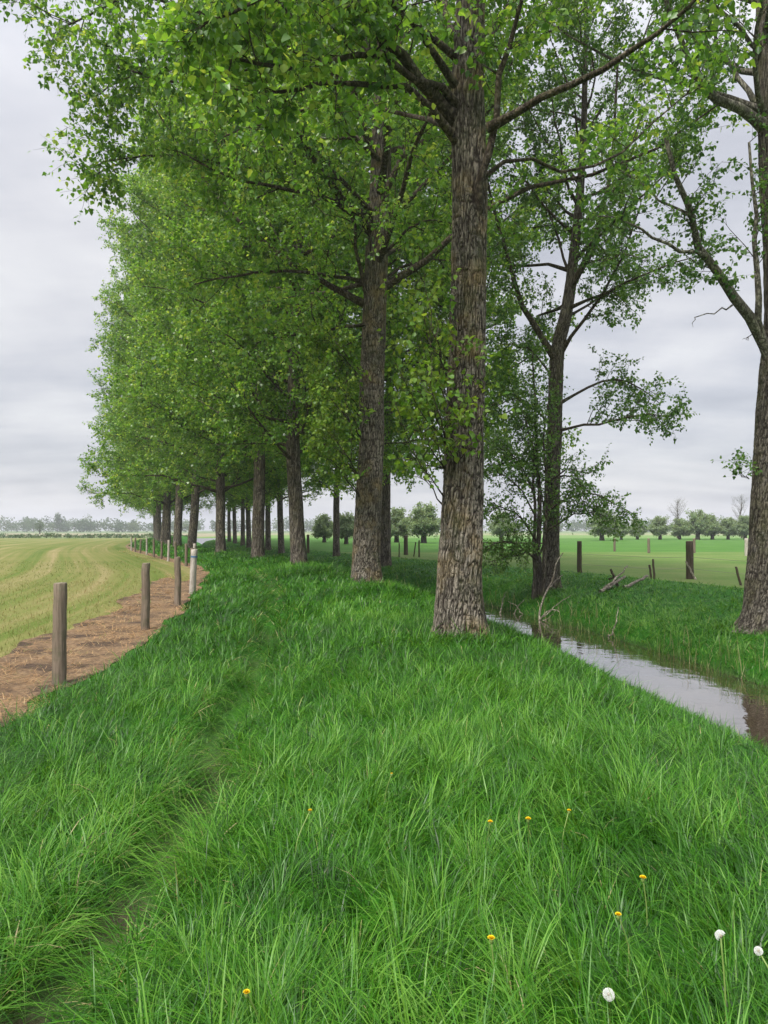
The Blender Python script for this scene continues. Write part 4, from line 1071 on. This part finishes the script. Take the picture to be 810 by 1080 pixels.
# ------------------------------------------------------------------ dandelions
def stem_at(px, py, Y):
    p = at(px, py, Y); g = zat(p[0], p[1]); return p, g
def find_Y(px, py, h):
    Y = 2.0
    for _ in range(400):
        p = at(px, py, Y)
        if p[2] - zat(p[0], p[1]) <= h: return Y
        Y += .02
    return Y
def dandelion(px, py, label, seed, flower=True, size=.02, h=.26, blown=0):
    rng = np.random.default_rng(seed); Y = find_Y(px, py, h); p, g0 = stem_at(px, py, Y)
    root = empty('dandelion_flower' if flower else 'dandelion_clock', (p[0], p[1], g0), label, 'flower', 'yellow dandelions in the grass' if flower else 'white dandelion seed heads')
    hh = p[2] - g0; b = rng.normal(0, .03, 2)
    q = spline([[b[0], b[1], -.02], [b[0] * .8, b[1] * .8, hh * .5], [0, 0, hh]], 7)
    V, Q = tubes(q[None], np.linspace(.0028, .0022, 7)[None], 6); mesh_obj('stem', V, Q, M['dand_green'], root, None, True)
    if flower:
        n = 90; t = np.arange(n) / n; a = np.arange(n) * 2.4
        el = np.radians(12 + 70 * t); L = size * (1 - .35 * t)
        ax = np.stack([np.cos(a) * np.cos(el), np.sin(a) * np.cos(el), np.sin(el)], -1)
        g = Geo(); s = norm(np.cross(ax, np.array([0, 0, 1.0]))) * size * .13
        c0 = np.array([0, 0, hh]) + 0 * ax; e = c0 + ax * L[:, None]
        V = np.stack([c0 - s * .4, c0 + s * .4, e + s, e - s], 1); i = np.arange(n)[:, None] * 4
        g.add(V.reshape(-1, 3), np.concatenate([i, i + 1, i + 2, i + 3], 1)); g.build('petals', [M['dand_yellow']], root)
        V, Q = tubes(np.array([[[0, 0, hh - .014], [0, 0, hh - .006], [0, 0, hh + .001]]]), np.array([[.003, .007, .005]]), 8); mesh_obj('sepals', V, Q, M['dand_green'], root, None, True)
    else:
        n = 300; k = np.arange(n) + .5; ph = np.arccos(1 - 2 * k / n); a = math.pi * (1 + 5 ** .5) * k
        ax = np.stack([np.cos(a) * np.sin(ph), np.sin(a) * np.sin(ph), np.cos(ph)], -1)
        if blown: ax = ax[(ax @ norm(np.array([.5, -.5, -.7]))) < 1 - 2 * blown + .12 * rng.standard_normal(n)]; n = len(ax)
        c0 = np.array([0, 0, hh]); g = Geo()
        ref = norm(rng.standard_normal((n, 3))); s1 = norm(np.cross(ax, ref)); s2 = np.cross(ax, s1)
        tip = c0 + ax * size * rng.uniform(.9, 1.02, n)[:, None]
        w = size * .17
        for u, v in ((s1, s2), (norm(s1 + s2), norm(s2 - s1))):
            V = np.stack([tip - ax * size * .05, tip + u * w + ax * w * .3, tip + ax * size * .02, tip - u * w + ax * w * .3], 1); i = np.arange(n)[:, None] * 4
            g.add(V.reshape(-1, 3), np.concatenate([i, i + 1, i + 2, i + 3], 1))
            V = np.stack([c0 + 0 * tip, tip + v * size * .012, tip + v * w + ax * w * .2, tip - v * w * .2], 1)
            g.add(V.reshape(-1, 3), np.concatenate([i, i + 1, i + 2, i + 3], 1))
        g.build('seed_head', [M['fluff']], root)
        th = np.linspace(0, math.pi, 6)
        V, Q = tubes(np.stack([0 * th, 0 * th, hh - .005 * np.cos(th)], -1)[None], .005 * np.sin(th)[None] + .0003, 8); mesh_obj('core', V, Q, M['dand_core'], root, None, True)
dandelion(642, 1049, 'full round white dandelion clock, nearest the bottom edge', 1, False, .0155, .32)
dandelion(760, 987, 'white dandelion clock partly blown away, between the round one and the water', 2, False, .014, .27, .45)
dandelion(800, 1003, 'small white dandelion clock closest to the right edge', 3, False, .011, .26)
for k, (px, py, s, lab) in enumerate([
    (517, 867, .017, 'yellow dandelion, left one of the two side by side in mid grass'),
    (557, 864, .019, 'yellow dandelion, right one of the two side by side in mid grass'),
    (600, 855, .014, 'small yellow dandelion farthest up the grass slope'),
    (678, 926, .018, 'yellow dandelion on a tall stem above the white clocks'),
    (652, 965, .016, 'yellow dandelion sunk in the grass above the round white clock'),
    (518, 990, .018, 'yellow dandelion low in the grass left of the white clocks'),
    (327, 855, .015, 'lone yellow dandelion just right of the trodden path'),
    (260, 1047, .016, 'yellow dandelion beside the path at the bottom edge'),
    (413, 816, .010, 'tiny yellow dandelion left of the mid grass pair')]):
    dandelion(px, py, lab, 20 + k, True, s * .66, .20)

# ------------------------------------------------------------------ air
def haze():
    b = np.array([[x, y, z] for z in (-2.5, 45) for y in (-200, 3300) for x in (-3200, 3200)], float)
    q = np.array([[0, 2, 3, 1], [4, 5, 7, 6], [0, 1, 5, 4], [2, 6, 7, 3], [0, 4, 6, 2], [1, 3, 7, 5]])
    m, nt, out = new_mat('haze'); g = NT(nt)
    v = g.n('ShaderNodeVolumePrincipled'); v.inputs['Color'].default_value = (.93, .95, 1, 1); v.inputs['Density'].default_value = HAZE
    v.inputs['Anisotropy'].default_value = .2
    g.l(v.outputs[0], out.inputs['Volume'])
    tag(mesh_obj('haze', b, q, m), 'thin pale haze in the air over the whole place', 'haze', kind='stuff')
HAZE = .00055
if HAZE: haze()
# ------------------------------------------------------------------ light, sky, camera
SUN_EL, SUN_AZ = math.radians(52), math.radians(215)   # azimuth clockwise from +Y: behind the viewer, to the left
w = bpy.data.worlds.new('World'); SC.world = w; w.use_nodes = True
nt = w.node_tree; nt.nodes.clear(); g = NT(nt)
out = g.n('ShaderNodeOutputWorld'); bg = g.n('ShaderNodeBackground'); bg.inputs[1].default_value = .10
sky = g.n('ShaderNodeTexSky'); sky.sky_type = 'NISHITA'; sky.sun_disc = False; sky.sun_elevation = SUN_EL; sky.sun_rotation = SUN_AZ
sky.air_density = 1; sky.dust_density = 2
tc = g.n('ShaderNodeTexCoord').outputs['Generated']
sp = g.n('ShaderNodeSeparateXYZ'); g.l(tc, sp.inputs[0])
zc = g.math('MAXIMUM', sp.outputs[2], 0.0)
den = g.math('ADD', zc, .16)
cb = g.n('ShaderNodeCombineXYZ'); g.l(g.math('DIVIDE', sp.outputs[0], den), cb.inputs[0]); g.l(g.math('DIVIDE', sp.outputs[1], den), cb.inputs[1])
c1 = g.noise(g.mapping(cb.outputs[0], (1, 1, 1), (3.1, 1.7, .4)), .85, 6, .52, .3)
c2 = g.noise(g.mapping(cb.outputs[0], (.6, 1.6, 1), (8.1, .7, .4)), 1.6, 5, .55, .2)
cl = g.math('ADD', g.math('MULTIPLY', c1, .65), g.math('MULTIPLY', c2, .35))
SKY_H, SKY_Z = 2.1, 17.0
deck = g.ramp(cl, [(.38, (.62, .635, .70)), (.48, (.83, .84, .90)), (.55, (1.0, .995, 1.03)), (.62, (1.16, 1.15, 1.16))])
lum = g.math('ADD', SKY_H, g.math('MULTIPLY', g.math('POWER', zc, 4.6), SKY_Z - SKY_H))
lc = g.n('ShaderNodeVectorMath'); lc.operation = 'SCALE'; g.l(deck, lc.inputs[0]); g.l(lum, lc.inputs['Scale'])
mixc = g.mix(.93, sky.outputs[0], lc.outputs[0])
g.l(mixc, bg.inputs[0]); g.l(bg.outputs[0], out.inputs[0])

sl = bpy.data.lights.new('sun', 'SUN'); sl.energy = 1.5; sl.angle = math.radians(14); sl.color = (1, .96, .90)
so = bpy.data.objects.new('sun', sl); COL.objects.link(so); so.location = (-20, -20, 60)
sd = Vector((math.sin(SUN_AZ) * math.cos(SUN_EL), math.cos(SUN_AZ) * math.cos(SUN_EL), math.sin(SUN_EL)))
so.rotation_euler = (-sd).to_track_quat('-Z', 'Y').to_euler()

cd = bpy.data.cameras.new('camera'); co = bpy.data.objects.new('camera', cd); COL.objects.link(co)
co.location = (0, 0, CAM_Z); co.rotation_euler = (math.pi / 2 + PITCH, 0, 0)
cd.sensor_fit = 'VERTICAL'; cd.sensor_height = 24; cd.lens = 24 * F / 1080
cd.clip_start = .05; cd.clip_end = 6000
SC.camera = co
SC.render.engine = 'CYCLES'
cy = SC.cycles
cy.max_bounces = 8; cy.diffuse_bounces = 4; cy.glossy_bounces = 3; cy.transmission_bounces = 4; cy.transparent_max_bounces = 4
cy.use_denoising = True
try: cy.denoiser = 'OPENIMAGEDENOISE'
except Exception: pass
SC.view_settings.view_transform = 'Standard'; SC.view_settings.look = 'None'
SC.view_settings.exposure = 1.75; SC.view_settings.gamma = 1.0
try: SC.view_settings.use_curve_mapping = False
except Exception: pass
